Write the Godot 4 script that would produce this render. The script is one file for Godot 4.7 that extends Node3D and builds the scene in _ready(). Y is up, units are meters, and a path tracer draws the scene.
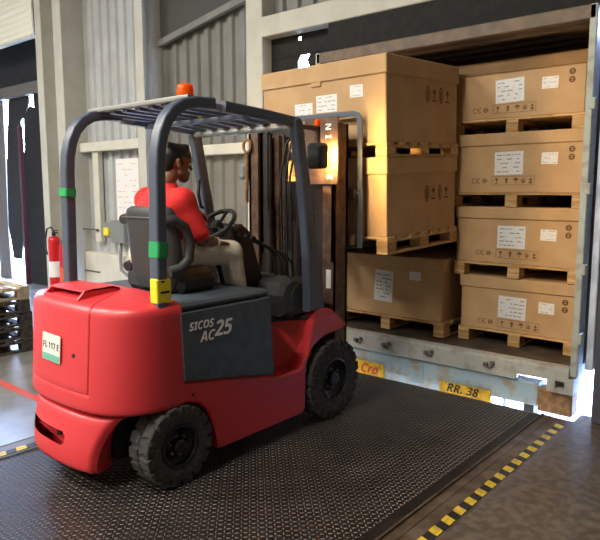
extends Node3D

# ---------------------------------------------------------------- mesh builder
class MB extends RefCounted:
	var v := PackedVector3Array()
	var n := PackedVector3Array()

	func tri(a: Vector3, b: Vector3, c: Vector3) -> void:
		var nn := (b - a).cross(c - a).normalized()
		v.append(a); v.append(c); v.append(b)
		n.append(nn); n.append(nn); n.append(nn)

	func quad(a: Vector3, b: Vector3, c: Vector3, d: Vector3) -> void:
		tri(a, b, c)
		tri(a, c, d)

	# rows of points; smooth normals inside the patch; faces away from "inside"
	func grid(P: Array, cu := false, cv := false, inside = null, skip := {}) -> void:
		var R := P.size()
		var C: int = P[0].size()
		var cen := Vector3.ZERO
		if inside == null:
			for r in P:
				for q in r:
					cen += q
			cen /= float(R * C)
		else:
			cen = inside
		var nr := R if cv else R - 1
		var nc := C if cu else C - 1
		var N := []
		for i in R:
			var row := PackedVector3Array()
			row.resize(C)
			N.append(row)
		var vote := 0.0
		for i in nr:
			var i2 := (i + 1) % R
			for j in nc:
				if skip.has(i * 10000 + j):
					continue
				var j2 := (j + 1) % C
				var a: Vector3 = P[i][j]
				var b: Vector3 = P[i][j2]
				var c: Vector3 = P[i2][j2]
				var d: Vector3 = P[i2][j]
				var fn := (c - a).cross(d - b)
				vote += fn.dot((a + b + c + d) * 0.25 - cen)
				N[i][j] += fn
				N[i][j2] += fn
				N[i2][j2] += fn
				N[i2][j] += fn
		var sg := 1.0 if vote >= 0.0 else -1.0
		for i in nr:
			var i2 := (i + 1) % R
			for j in nc:
				if skip.has(i * 10000 + j):
					continue
				var j2 := (j + 1) % C
				var ids := [[i, j], [i, j2], [i2, j2], [i2, j]]
				var order := [0, 2, 1, 0, 3, 2] if sg > 0 else [0, 1, 2, 0, 2, 3]
				for k in order:
					var e = ids[k]
					v.append(P[e[0]][e[1]])
					n.append((N[e[0]][e[1]] * sg).normalized())

	func fan(ring: Array, away: Vector3) -> void:
		var c := Vector3.ZERO
		for q in ring:
			c += q
		c /= float(ring.size())
		for k in ring.size():
			var a: Vector3 = ring[k]
			var b: Vector3 = ring[(k + 1) % ring.size()]
			if (b - a).cross(c - a).dot(away) >= 0.0:
				tri(a, b, c)
			else:
				tri(b, a, c)

	static func inset(p: PackedVector2Array, b: float) -> PackedVector2Array:
		var r := PackedVector2Array()
		var m := p.size()
		for k in m:
			var d0 := (p[k] - p[(k - 1 + m) % m]).normalized()
			var d1 := (p[(k + 1) % m] - p[k]).normalized()
			var n0 := Vector2(-d0.y, d0.x)
			var n1 := Vector2(-d1.y, d1.x)
			var h := (n0 + n1).normalized()
			r.append(p[k] + h * (b / maxf(0.35, h.dot(n0))))
		return r

	func prism(poly: PackedVector2Array, o: Vector3, ax: Vector3, ay: Vector3, az: Vector3, d0: float, d1: float, bevel := 0.0) -> void:
		var p := poly.duplicate()
		if Geometry2D.is_polygon_clockwise(p):
			p.reverse()
		var flip := ax.cross(ay).dot(az) < 0.0
		var lo := minf(d0, d1)
		var hi := maxf(d0, d1)
		var ins := inset(p, bevel) if bevel > 0.0 else p
		var rings := [[ins, lo], [ins, hi]]
		if bevel > 0.0:
			rings = [[ins, lo], [p, lo + bevel], [p, hi - bevel], [ins, hi]]
		var idx := Geometry2D.triangulate_polygon(ins)
		for cap in 2:
			var w := hi if cap == 1 else lo
			for k in range(0, idx.size(), 3):
				var t := []
				for m in 3:
					var q: Vector2 = ins[idx[k + m]]
					t.append(o + ax * q.x + ay * q.y + az * w)
				var nn: Vector3 = (t[1] - t[0]).cross(t[2] - t[0])
				var want := az if cap == 1 else -az
				if nn.dot(want) >= 0.0:
					tri(t[0], t[1], t[2])
				else:
					tri(t[0], t[2], t[1])
		for r in rings.size() - 1:
			var A: PackedVector2Array = rings[r][0]
			var B: PackedVector2Array = rings[r + 1][0]
			for k in p.size():
				var k2 := (k + 1) % p.size()
				var a: Vector3 = o + ax * A[k].x + ay * A[k].y + az * rings[r][1]
				var b: Vector3 = o + ax * A[k2].x + ay * A[k2].y + az * rings[r][1]
				var c: Vector3 = o + ax * B[k2].x + ay * B[k2].y + az * rings[r + 1][1]
				var d: Vector3 = o + ax * B[k].x + ay * B[k].y + az * rings[r + 1][1]
				if flip:
					quad(a, d, c, b)
				else:
					quad(a, b, c, d)

	func box(c: Vector3, s: Vector3, ch := 0.0, b := Basis.IDENTITY) -> void:
		var x := s.x / 2.0
		var y := s.y / 2.0
		var p: PackedVector2Array
		if ch > 0.0:
			p = PackedVector2Array([Vector2(-x + ch, -y), Vector2(x - ch, -y), Vector2(x, -y + ch), Vector2(x, y - ch), Vector2(x - ch, y), Vector2(-x + ch, y), Vector2(-x, y - ch), Vector2(-x, -y + ch)])
		else:
			p = PackedVector2Array([Vector2(-x, -y), Vector2(x, -y), Vector2(x, y), Vector2(-x, y)])
		prism(p, c, b.x, b.y, b.z, -s.z / 2.0, s.z / 2.0, ch)

	# box between two corners
	func bx(a: Vector3, b: Vector3, ch := 0.0) -> void:
		box((a + b) / 2.0, (b - a).abs(), ch)

	func sweep(path: Array, sec: PackedVector2Array, up: Vector3, caps := true, scales := []) -> void:
		var rows := []
		for k in path.size():
			var t: Vector3
			if k == 0:
				t = path[1] - path[0]
			elif k == path.size() - 1:
				t = path[k] - path[k - 1]
			else:
				t = (path[k] - path[k - 1]).normalized() + (path[k + 1] - path[k]).normalized()
			t = t.normalized()
			var side := t.cross(up).normalized()
			var u := side.cross(t).normalized()
			var row := []
			var sc: float = scales[k] if scales.size() > k else 1.0
			for q in sec:
				row.append(path[k] + side * q.x * sc + u * q.y * sc)
			rows.append(row)
		for k in rows.size() - 1:
			grid([rows[k], rows[k + 1]], true, false, (path[k] + path[k + 1]) * 0.5) if path.size() == 2 else null
		if path.size() > 2:
			_sweepgrid(rows, path)
		if caps:
			fan(rows[0], path[0] - path[1])
			fan(rows[-1], path[-1] - path[-2])

	func _sweepgrid(rows: Array, path: Array) -> void:
		# orientation decided on the first span, smooth along the whole sweep
		var R := rows.size()
		var C: int = rows[0].size()
		var a: Vector3 = rows[0][0]
		var b: Vector3 = rows[0][1]
		var c: Vector3 = rows[1][1]
		var d: Vector3 = rows[1][0]
		var fn0 := (c - a).cross(d - b)
		var sg := 1.0 if fn0.dot((a + b + c + d) * 0.25 - (path[0] + path[1]) * 0.5) >= 0.0 else -1.0
		var N := []
		for i in R:
			var row := PackedVector3Array()
			row.resize(C)
			N.append(row)
		for i in R - 1:
			for j in C:
				var j2 := (j + 1) % C
				var fn: Vector3 = (rows[i + 1][j2] - rows[i][j]).cross(rows[i + 1][j] - rows[i][j2]) * sg
				N[i][j] += fn; N[i][j2] += fn; N[i + 1][j2] += fn; N[i + 1][j] += fn
		for i in R - 1:
			for j in C:
				var j2 := (j + 1) % C
				var ids := [[i, j], [i, j2], [i + 1, j2], [i + 1, j]]
				var order := [0, 2, 1, 0, 3, 2] if sg > 0 else [0, 1, 2, 0, 2, 3]
				for k in order:
					var e = ids[k]
					v.append(rows[e[0]][e[1]])
					n.append(N[e[0]][e[1]].normalized())

	func tube(path: Array, r: float, seg := 10, caps := true, scales := []) -> void:
		var sec := PackedVector2Array()
		for k in seg:
			sec.append(Vector2(cos(TAU * k / seg), sin(TAU * k / seg)) * r)
		var d: Vector3 = (path[-1] - path[0]).normalized()
		var up := Vector3.UP
		if path.size() > 2:
			var best := 0.0
			for k in range(1, path.size() - 1):
				var c: Vector3 = (path[k] - path[k - 1]).cross(path[k + 1] - path[k])
				if c.length() > best:
					best = c.length()
					up = c.normalized()
			if best < 1e-6:
				up = Vector3.UP if absf(d.y) < 0.9 else Vector3.RIGHT
		elif absf(d.y) > 0.9:
			up = Vector3.RIGHT
		sweep(path, sec, up, caps, scales)

	func lathe(prof: Array, o: Vector3, axis: Vector3, seg := 24, crisp := true) -> void:
		var a := axis.normalized()
		var s := a.cross(Vector3.UP if absf(a.y) < 0.9 else Vector3.RIGHT).normalized()
		var t := a.cross(s)
		var rows := []
		for p in prof:
			var row := []
			for k in seg:
				var an := TAU * k / seg
				row.append(o + a * p.y + (s * cos(an) + t * sin(an)) * p.x)
			rows.append(row)
		# profile must run so that the outside lies on one side; decide from the whole
		if not crisp:
			grid(rows, true)
			return
		for k in rows.size() - 1:
			var p0: Vector2 = prof[k]
			var p1: Vector2 = prof[k + 1]
			# outward in profile plane: left or right of travel, taken from signed area of profile
			var e := p1 - p0
			var area := 0.0
			for m in prof.size():
				var q0: Vector2 = prof[m]
				var q1: Vector2 = prof[(m + 1) % prof.size()]
				area += q0.x * q1.y - q1.x * q0.y
			var outw := Vector2(e.y, -e.x).normalized() * (1.0 if area >= 0.0 else -1.0)
			var mid := (p0 + p1) * 0.5
			var two := [rows[k], rows[k + 1]]
			# build with explicit orientation
			var C := seg
			for j in C:
				var j2 := (j + 1) % C
				var A: Vector3 = two[0][j]
				var B: Vector3 = two[0][j2]
				var Cc: Vector3 = two[1][j2]
				var D: Vector3 = two[1][j]
				var rad0 := s * cos(TAU * j / seg) + t * sin(TAU * j / seg)
				var rad1 := s * cos(TAU * j2 / seg) + t * sin(TAU * j2 / seg)
				var n0 := (rad0 * outw.x + a * outw.y).normalized()
				var n1 := (rad1 * outw.x + a * outw.y).normalized()
				var fn := (Cc - A).cross(D - B)
				var ok := fn.dot(n0) >= 0.0
				var vs := [A, B, Cc, D]
				var ns := [n0, n1, n1, n0]
				var order := [0, 2, 1, 0, 3, 2] if ok else [0, 1, 2, 0, 2, 3]
				for m in order:
					v.append(vs[m])
					n.append(ns[m])

	func ball(c: Vector3, r: Vector3, seg := 14, rings := 9) -> void:
		var rows := []
		for i in rings + 1:
			var ph := PI * i / rings
			var row := []
			for k in seg:
				var an := TAU * k / seg
				row.append(c + Vector3(sin(ph) * cos(an) * r.x, cos(ph) * r.y, sin(ph) * sin(an) * r.z))
			rows.append(row)
		grid(rows, true)

	func add(m: MB, t := Transform3D.IDENTITY) -> void:
		for k in m.v.size():
			v.append(t * m.v[k])
			n.append((t.basis * m.n[k]).normalized())

	func mesh(off := Vector3.ZERO) -> ArrayMesh:
		var vv := v
		if off != Vector3.ZERO:
			vv = PackedVector3Array()
			vv.resize(v.size())
			for k in v.size():
				vv[k] = v[k] - off
		var arr := []
		arr.resize(Mesh.ARRAY_MAX)
		arr[Mesh.ARRAY_VERTEX] = vv
		arr[Mesh.ARRAY_NORMAL] = n
		var m := ArrayMesh.new()
		m.add_surface_from_arrays(Mesh.PRIMITIVE_TRIANGLES, arr)
		return m


const X := Vector3.RIGHT
const Y := Vector3.UP
const Z := Vector3.BACK
const CX := -3.22          # forklift centre line

var M := {}
var used := {}
var off := Vector3.ZERO    # base of the thing being built

# ---------------------------------------------------------------- scene helpers
func numbered(called: String) -> String:
	if not used.has(called):
		used[called] = 0
		return called
	used[called] += 1
	return "%s_%03d" % [called, used[called]]

func thing(called: String, label: String, category: String, at := Vector3.ZERO, group := "") -> Node3D:
	var o := Node3D.new()
	o.name = numbered(called)
	add_child(o)
	o.position = at
	off = at
	o.set_meta("label", label)
	o.set_meta("category", category)
	if group != "":
		o.set_meta("group", group)
	return o

func setting(called: String, at := Vector3.ZERO) -> Node3D:
	var o := Node3D.new()
	o.name = numbered(called)
	add_child(o)
	o.position = at
	off = at
	o.set_meta("kind", "structure")
	return o

func part(parent: Node3D, called: String, mb: MB, mat: Material, label := "") -> MeshInstance3D:
	var o := MeshInstance3D.new()
	o.name = called
	o.mesh = mb.mesh(off)
	o.material_override = mat
	parent.add_child(o, true)
	if label != "":
		o.set_meta("label", label)
	return o

func group_part(parent: Node3D, called: String, label := "") -> Node3D:
	var o := Node3D.new()
	o.name = called
	parent.add_child(o, true)
	if label != "":
		o.set_meta("label", label)
	return o

func piece(parent: Node3D, called: String, mesh: Mesh, mat: Material, at: Vector3, b := Basis.IDENTITY) -> MeshInstance3D:
	var o := MeshInstance3D.new()
	o.name = called
	o.mesh = mesh
	o.material_override = mat
	o.transform = Transform3D(b, at)
	parent.add_child(o, true)
	return o

var box_cache := {}
func box_mesh(s: Vector3, ch := 0.003) -> ArrayMesh:
	var k := "%.4f %.4f %.4f %.4f" % [s.x, s.y, s.z, ch]
	if not box_cache.has(k):
		var mb := MB.new()
		mb.box(Vector3.ZERO, s, ch)
		box_cache[k] = mb.mesh()
	return box_cache[k]

func letters(parent: Node3D, called: String, text: String, size: float, mat: Material, xf: Transform3D, depth := 0.002, bold := 0.0, slant := 0.0) -> MeshInstance3D:
	var t := TextMesh.new()
	var f := SystemFont.new()
	f.font_names = PackedStringArray(["Droid Sans"])
	f.font_weight = 700
	t.font = f
	t.text = text
	t.font_size = 64
	t.pixel_size = size / 46.0
	t.depth = depth
	t.horizontal_alignment = HORIZONTAL_ALIGNMENT_CENTER
	t.vertical_alignment = VERTICAL_ALIGNMENT_CENTER
	var o := MeshInstance3D.new()
	o.name = called
	o.mesh = t
	o.material_override = mat
	var b := xf.basis
	if slant != 0.0:
		b = b * Basis(Vector3(1, 0, 0), Vector3(slant, 1, 0), Vector3(0, 0, 1))
	o.transform = Transform3D(b, xf.origin - off)
	parent.add_child(o, true)
	return o

# ---------------------------------------------------------------- materials
func noise_image(seed_: int, freq: float, oct: int, size := 256) -> Image:
	var f := FastNoiseLite.new()
	f.seed = seed_
	f.noise_type = FastNoiseLite.TYPE_SIMPLEX_SMOOTH
	f.frequency = freq
	f.fractal_octaves = oct
	return f.get_seamless_image(size, size)

# grey noise a..b between two colours, as a repeating texture
func blend_tex(seed_: int, freq: float, oct: int, a: Color, b: Color, lo := 0.0, hi := 1.0, size := 256) -> ImageTexture:
	var src := noise_image(seed_, freq, oct, size)
	var im := Image.create(size, size, false, Image.FORMAT_RGB8)
	for y in size:
		for x in size:
			var g := src.get_pixel(x, y).r
			im.set_pixel(x, y, a.lerp(b, clampf((g - lo) / (hi - lo), 0.0, 1.0)))
	return ImageTexture.create_from_image(im)

func mat(c: Color, rough := 0.6, metal := 0.0) -> StandardMaterial3D:
	var m := StandardMaterial3D.new()
	m.albedo_color = c
	m.roughness = rough
	m.metallic = metal
	return m

func tri_mat(tex: Texture2D, scale: float, rough := 0.7, metal := 0.0, world := true) -> StandardMaterial3D:
	var m := StandardMaterial3D.new()
	m.albedo_texture = tex
	m.uv1_triplanar = true
	m.uv1_world_triplanar = world
	m.uv1_scale = Vector3.ONE * scale
	m.roughness = rough
	m.metallic = metal
	return m

func c8(r: int, g: int, b: int) -> Color:
	return Color(r / 255.0, g / 255.0, b / 255.0)

func make_materials() -> void:
	M.red = mat(c8(205, 49, 56), 0.45)
	M.red.clearcoat_enabled = true
	M.red.clearcoat = 0.25
	M.red.clearcoat_roughness = 0.25
	M.panel = tri_mat(blend_tex(3, 0.02, 4, c8(66, 76, 84), c8(78, 87, 95), 0.3, 0.7), 1.5, 0.5)
	M.guard = mat(c8(70, 79, 94), 0.4)
	M.guard.metallic_specular = 0.6
	M.pale_metal = mat(c8(150, 150, 145), 0.4, 0.4)
	M.black = mat(c8(26, 26, 27), 0.6)
	M.mat_black = mat(c8(30, 29, 29), 0.85)
	M.vinyl = mat(c8(58, 58, 58), 0.55)
	M.vinyl_light = mat(c8(78, 78, 77), 0.6)
	M.tyre = tri_mat(blend_tex(5, 0.03, 4, c8(46, 45, 44), c8(70, 67, 62), 0.35, 0.75), 3.0, 0.85)
	M.rim = mat(c8(38, 39, 42), 0.45, 0.3)
	M.bolt = mat(c8(110, 112, 116), 0.4, 0.6)
	M.mast = tri_mat(blend_tex(6, 0.02, 4, c8(84, 62, 48), c8(106, 80, 60), 0.3, 0.7), 2.0, 0.55, 0.2)
	M.mast_dark = mat(c8(46, 37, 32), 0.5, 0.2)
	M.chrome = mat(c8(170, 165, 160), 0.25, 0.9)
	M.chain = mat(c8(70, 58, 48), 0.5, 0.6)
	M.grey_steel = mat(c8(112, 110, 108), 0.45, 0.5)
	M.white = mat(c8(228, 228, 224), 0.6)
	M.silver_letter = mat(c8(250, 251, 252), 0.5)
	M.plate_cream = mat(c8(222, 218, 204), 0.6)
	M.green = mat(c8(30, 150, 84), 0.6)
	M.plate_green = mat(c8(104, 172, 148), 0.6)
	M.ink = mat(c8(38, 36, 34), 0.7)
	M.yellow_tag = mat(c8(232, 214, 44), 0.6)
	M.yellow = tri_mat(blend_tex(8, 0.03, 4, c8(212, 168, 24), c8(176, 134, 30), 0.4, 0.75), 2.0, 0.6)
	M.red_script = mat(c8(190, 44, 24), 0.6)
	M.amber = mat(c8(250, 104, 12), 0.25)
	M.amber.backlight_enabled = true
	M.amber.backlight = Color(0.9, 0.35, 0.05)
	M.card = tri_mat(blend_tex(11, 0.015, 4, c8(186, 150, 106), c8(194, 158, 114), 0.3, 0.7), 0.8, 0.8)
	M.print = mat(c8(112, 78, 48), 0.8)
	M.paper = tri_mat(blend_tex(13, 0.05, 3, c8(232, 230, 226), c8(218, 216, 212), 0.4, 0.7), 4.0, 0.7)
	M.paper_print = mat(c8(150, 146, 146), 0.8)
	M.wood = []
	for k in 3:
		var wt := blend_tex(20 + k, 0.012, 5, c8(214 - 12 * k, 178 - 12 * k, 124 - 10 * k), c8(184 - 12 * k, 142 - 10 * k, 90 - 8 * k), 0.3, 0.7)
		var w := tri_mat(wt, 2.0, 0.8)
		w.uv1_scale = Vector3(1.0, 6.0, 6.0)
		M.wood.append(w)
	M.old_wood = tri_mat(blend_tex(25, 0.02, 4, c8(46, 42, 38), c8(70, 62, 54), 0.3, 0.7), 2.0, 0.85)
	M.grey_wood = tri_mat(blend_tex(26, 0.02, 4, c8(150, 136, 110), c8(178, 162, 132), 0.3, 0.7), 2.0, 0.85)
	M.cream = tri_mat(blend_tex(31, 0.012, 4, c8(202, 200, 186), c8(196, 193, 178), 0.4, 0.75), 0.8, 0.6)
	M.cream_col = tri_mat(blend_tex(32, 0.012, 4, c8(186, 184, 172), c8(180, 177, 164), 0.4, 0.75), 0.8, 0.55)
	M.sheet = tri_mat(blend_tex(33, 0.01, 4, c8(180, 182, 181), c8(170, 172, 172), 0.4, 0.75), 0.6, 0.5)
	M.sheet_grey = tri_mat(blend_tex(34, 0.01, 4, c8(116, 116, 110), c8(108, 108, 103), 0.4, 0.75), 0.6, 0.5)
	M.sheet_dark = mat(c8(62, 61, 58), 0.6)
	M.shutter = mat(c8(236, 232, 212), 0.5)
	M.curtain = tri_mat(blend_tex(35, 0.03, 4, c8(17, 16, 15), c8(28, 26, 24), 0.3, 0.75), 1.0, 0.85)
	M.curtain_brown = mat(c8(96, 90, 84), 0.8)
	M.maroon = mat(c8(70, 26, 28), 0.6)
	M.tread = tri_mat(blend_tex(41, 0.012, 5, c8(30, 27, 26), c8(42, 37, 34), 0.35, 0.7), 1.1, 0.45, 0.4)
	M.lug = tri_mat(blend_tex(42, 0.012, 5, c8(98, 91, 86), c8(130, 120, 111), 0.35, 0.7), 1.1, 0.4, 0.5)
	M.steel_strip = tri_mat(blend_tex(43, 0.015, 5, c8(86, 72, 58), c8(112, 98, 82), 0.35, 0.7), 1.2, 0.45, 0.4)
	M.tape_black = mat(c8(26, 25, 24), 0.5)
	M.tape_yellow = tri_mat(blend_tex(44, 0.04, 4, c8(206, 172, 40), c8(170, 142, 48), 0.45, 0.75), 2.0, 0.5)
	var ct := blend_tex(45, 0.016, 6, c8(74, 64, 53), c8(102, 90, 76), 0.25, 0.75, 512)
	M.concrete = tri_mat(ct, 1.5, 0.38)
	M.concrete_left = tri_mat(blend_tex(46, 0.01, 5, c8(118, 116, 113), c8(98, 95, 91), 0.3, 0.72), 0.6, 0.32)
	M.concrete_out = mat(c8(205, 203, 198), 0.9)
	M.red_line = tri_mat(blend_tex(47, 0.05, 4, c8(190, 62, 54), c8(160, 100, 90), 0.45, 0.8), 2.0, 0.6)
	M.cont_sill = tri_mat(blend_tex(51, 0.02, 5, c8(172, 173, 166), c8(154, 148, 136), 0.5, 0.85), 1.4, 0.55)
	M.cont_post = tri_mat(blend_tex(52, 0.02, 5, c8(170, 176, 168), c8(152, 150, 140), 0.5, 0.8), 1.4, 0.55)
	M.cont_in = tri_mat(blend_tex(53, 0.02, 4, c8(94, 80, 66), c8(110, 92, 75), 0.3, 0.7), 1.0, 0.6)
	M.cont_floor = tri_mat(blend_tex(54, 0.02, 4, c8(62, 52, 44), c8(88, 74, 60), 0.3, 0.7), 1.0, 0.6)
	M.chassis = tri_mat(blend_tex(55, 0.018, 5, c8(150, 170, 177), c8(150, 142, 126), 0.52, 0.82), 1.2, 0.55)
	M.rust = tri_mat(blend_tex(56, 0.03, 5, c8(150, 112, 72), c8(122, 90, 60), 0.35, 0.7), 2.0, 0.8)
	M.door_blue = tri_mat(blend_tex(57, 0.02, 4, c8(196, 206, 220), c8(180, 190, 206), 0.4, 0.7), 1.0, 0.5)
	M.dock_pad = mat(c8(70, 72, 78), 0.7)
	M.skin = mat(c8(122, 78, 56), 0.5)
	M.skin.subsurf_scatter_enabled = true
	M.skin.subsurf_scatter_strength = 0.1
	M.shirt = mat(c8(214, 34, 30), 0.8)
	M.shirt.rim_enabled = true
	M.shirt.rim = 0.2
	M.khaki = tri_mat(blend_tex(61, 0.02, 4, c8(222, 212, 196), c8(208, 196, 178), 0.35, 0.7), 2.0, 0.85)
	M.hair = mat(c8(20, 17, 16), 0.5)
	M.shoe = mat(c8(24, 22, 22), 0.5)
	M.ext_red = mat(c8(196, 26, 30), 0.35)
	M.ext_orange = mat(c8(226, 84, 40), 0.5)
	M.grey_box = mat(c8(122, 124, 122), 0.5)
	M.ceil = mat(c8(150, 148, 142), 0.8)
	M.room = mat(c8(170, 164, 150), 0.8)
	M.lamp_glow = mat(c8(255, 250, 240), 0.5)
	M.lamp_glow.emission_enabled = true
	M.lamp_glow.emission = c8(255, 246, 230)
	M.lamp_glow.emission_energy_multiplier = 3.0
	M.head_glow = mat(c8(255, 240, 200), 0.4)
	M.head_glow.emission_enabled = true
	M.head_glow.emission = c8(255, 214, 140)
	M.head_glow.emission_energy_multiplier = 6.0
	M.gauge_glow = mat(c8(90, 220, 210), 0.4)
	M.gauge_glow.emission_enabled = true
	M.gauge_glow.emission = c8(70, 220, 210)
	M.gauge_glow.emission_energy_multiplier = 0.9

# ---------------------------------------------------------------- ready
func _ready() -> void:
	var cam := Camera3D.new()
	cam.name = "camera"
	cam.position = Vector3(0, 1.65, 0)
	cam.rotation = Vector3(deg_to_rad(-7.3), deg_to_rad(40.5), 0)
	cam.fov = 46.87
	cam.near = 0.05
	cam.far = 300.0
	cam.current = true
	add_child(cam)

	var env := Environment.new()
	env.background_mode = Environment.BG_SKY
	var sky := Sky.new()
	var sm := ProceduralSkyMaterial.new()
	sm.sky_top_color = Color(0.55, 0.70, 0.95)
	sm.sky_horizon_color = Color(0.86, 0.92, 1.0)
	sm.ground_bottom_color = Color(0.6, 0.6, 0.6)
	sm.ground_horizon_color = Color(0.8, 0.82, 0.86)
	sm.sky_energy_multiplier = 6.5
	sm.ground_energy_multiplier = 3.5
	sky.sky_material = sm
	env.sky = sky
	env.tonemap_mode = Environment.TONE_MAPPER_LINEAR
	env.tonemap_exposure = 1.0
	env.sdfgi_enabled = true
	env.ssao_enabled = true
	env.ssil_enabled = true
	var we := WorldEnvironment.new()
	we.name = "environment"
	we.environment = env
	add_child(we)

	var sun := DirectionalLight3D.new()
	sun.name = "sun"
	sun.light_energy = 4.0
	sun.light_color = Color(1.0, 0.97, 0.92)
	sun.light_angular_distance = 0.6
	sun.shadow_enabled = true
	add_child(sun)
	# shines from the right and from beyond the dock wall
	sun.look_at_from_position(Vector3.ZERO, Vector3(-0.75, -0.62, 0.35), Vector3.UP)

	make_materials()
	build_shell()
	build_dock()
	build_container()
	build_cargo()
	build_forklift()
	build_operator()
	build_details()
	build_lamps()

# ---------------------------------------------------------------- room shell
func corrugated(x0: float, x1: float, y0: float, y1: float, z: float, pitch := 0.2, depth := 0.035) -> MB:
	var a := PackedVector2Array()
	var x := x0
	while x < x1 - 0.001:
		for q in [[0.0, 0.0], [0.42, 0.0], [0.54, 1.0], [0.88, 1.0]]:
			var xx: float = x + pitch * q[0]
			if xx < x1:
				a.append(Vector2(xx, q[1] * depth))
		x += pitch
	a.append(Vector2(x1, 0.0))
	var p := a.duplicate()
	for k in range(a.size() - 1, -1, -1):
		p.append(a[k] - Vector2(0, 0.012))
	var mb := MB.new()
	mb.prism(p, Vector3(0, 0, z), X, Z, Y, y0, y1)
	return mb

func flat(poly: Array, z: float, thick: float) -> MB:
	var mb := MB.new()
	mb.prism(PackedVector2Array(poly), Vector3(0, 0, z), X, Y, Z, -thick / 2.0, thick / 2.0)
	return mb

func one(a: Vector3, b: Vector3, ch := 0.0) -> MB:
	var mb := MB.new()
	mb.bx(a, b, ch)
	return mb

func build_shell() -> void:
	# floor slabs round the leveller pit
	var fl := setting("floor")
	part(fl, "slab", one(Vector3(-1.30, -0.3, -4.74), Vector3(7, 0, 7)), M.concrete)
	part(fl, "slab", one(Vector3(-15, -0.3, -4.75), Vector3(-3.99, 0, 7)), M.concrete_left)
	part(fl, "slab", one(Vector3(-15, -0.3, -5.35), Vector3(-8.6, 0, -4.75)), M.concrete_left)
	part(fl, "slab", one(Vector3(-3.99, -0.3, -0.62), Vector3(-1.30, 0, 7)), M.concrete)
	var cl := setting("ceiling")
	part(cl, "roof_deck", one(Vector3(-15.2, 6.5, -5.4), Vector3(7.2, 6.7, 7.2)), M.ceil)
	var wr := setting("wall_right")
	part(wr, "wall_face", one(Vector3(7, -0.3, -5.2), Vector3(7.2, 6.5, 7.2)), M.room)
	var wl := setting("wall_left")
	part(wl, "wall_face", one(Vector3(-15.2, -0.3, -5.3), Vector3(-15, 6.5, 7.2)), M.room)
	var wb := setting("wall_rear")
	part(wb, "wall_face", one(Vector3(-15.2, -0.3, 7), Vector3(7.2, 6.5, 7.2)), M.room)

	# dock wall: columns, girts, sheets
	var w := setting("wall_dock")
	var colA := MB.new()
	colA.bx(Vector3(-8.71, 0, -5.13), Vector3(-8.49, 6.5, -4.75), 0.008)
	part(w, "column", colA, M.cream_col)
	var colB := MB.new()
	colB.bx(Vector3(-6.74, 0, -4.79), Vector3(-6.58, 6.5, -4.75))
	colB.bx(Vector3(-6.67, 0, -5.14), Vector3(-6.64, 6.5, -4.77))
	colB.bx(Vector3(-6.74, 0, -5.16), Vector3(-6.58, 6.5, -5.09))
	part(w, "column", colB, M.cream_col)
	part(w, "column", one(Vector3(-4.80, 0, -5.0), Vector3(-4.565, 6.5, -4.75), 0.008), M.cream_col)
	part(w, "column", one(Vector3(-9.23, 0, -5.14), Vector3(-9.05, 6.5, -4.75), 0.008), M.cream_col)
	# sheets
	part(w, "corrugated_sheet", corrugated(-8.66, -6.60, 0.5, 6.5, -5.14), M.sheet)
	part(w, "corrugated_sheet", corrugated(-6.72, -4.70, 0.3, 6.5, -5.10), M.sheet_grey)
	part(w, "panel", one(Vector3(-9.06, 0, -5.12), Vector3(-8.70, 6.5, -5.06)), M.cream)
	part(w, "plinth", one(Vector3(-8.6, 0, -5.14), Vector3(-4.84, 0.74, -4.98), 0.01), M.cream)
	# girts
	for a in [[-8.49, -6.74, 2.20, 2.33], [-8.49, -6.74, 4.42, 4.55], [-6.58, -4.80, 2.06, 2.18], [-9.05, -8.71, 2.17, 2.30], [-9.05, -8.71, 4.1, 4.22]]:
		part(w, "girt", one(Vector3(a[0], a[2], -5.06), Vector3(a[1], a[3], -4.96), 0.006), M.cream)
	part(w, "upright_trim", one(Vector3(-8.22, 0.9, -5.08), Vector3(-8.08, 2.20, -5.0), 0.006), M.cream)
	# raking eave angle and the dark soffit sheet above it
	var rk := MB.new()
	rk.prism(PackedVector2Array([Vector2(-6.58, 3.42), Vector2(-4.80, 3.72), Vector2(-4.80, 3.80), Vector2(-6.58, 3.50)]), Vector3(0, 0, -5.0), X, Y, Z, -0.03, 0.03, 0.004)
	part(w, "raking_rail", rk, M.sheet_grey)
	part(w, "soffit_sheet", flat([Vector2(-6.58, 3.49), Vector2(-4.80, 3.79), Vector2(-4.80, 6.5), Vector2(-6.58, 6.5)], -5.03, 0.02), M.sheet_dark)
	# over the open bay
	part(w, "lintel_beam", one(Vector3(-4.58, 3.19, -4.95), Vector3(-0.9, 3.39, -4.75), 0.008), M.cream_col)
	part(w, "corrugated_sheet", corrugated(-4.58, 7.0, 3.39, 6.5, -4.92), M.sheet_grey)
	part(w, "wall_face", one(Vector3(-0.95, -1.3, -5.0), Vector3(7.0, 3.39, -4.72)), M.sheet_grey)
	part(w, "dock_face", one(Vector3(-15, -1.3, -4.78), Vector3(-0.9, -0.62, -4.56)), M.concrete)
	part(w, "dock_face", one(Vector3(-15, -0.7, -4.78), Vector3(-3.99, -0.02, -4.56)), M.concrete)
	part(w, "wall_face", one(Vector3(-15.2, 4.2, -5.4), Vector3(-9.19, 6.5, -5.0)), M.sheet_dark)
	part(w, "wall_face", one(Vector3(-15.2, 0, -5.4), Vector3(-14.5, 4.3, -5.0)), M.sheet_dark)

	# dock seal curtains of the open bay
	var sh := setting("trim_1")
	part(sh, "dock_pad", one(Vector3(-1.20, 0.0, -5.05), Vector3(-0.92, 3.2, -4.60), 0.01), M.dock_pad)
	part(sh, "head_curtain", one(Vector3(-3.72, 2.90, -4.80), Vector3(-0.95, 3.22, -4.76)), M.curtain)
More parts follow.
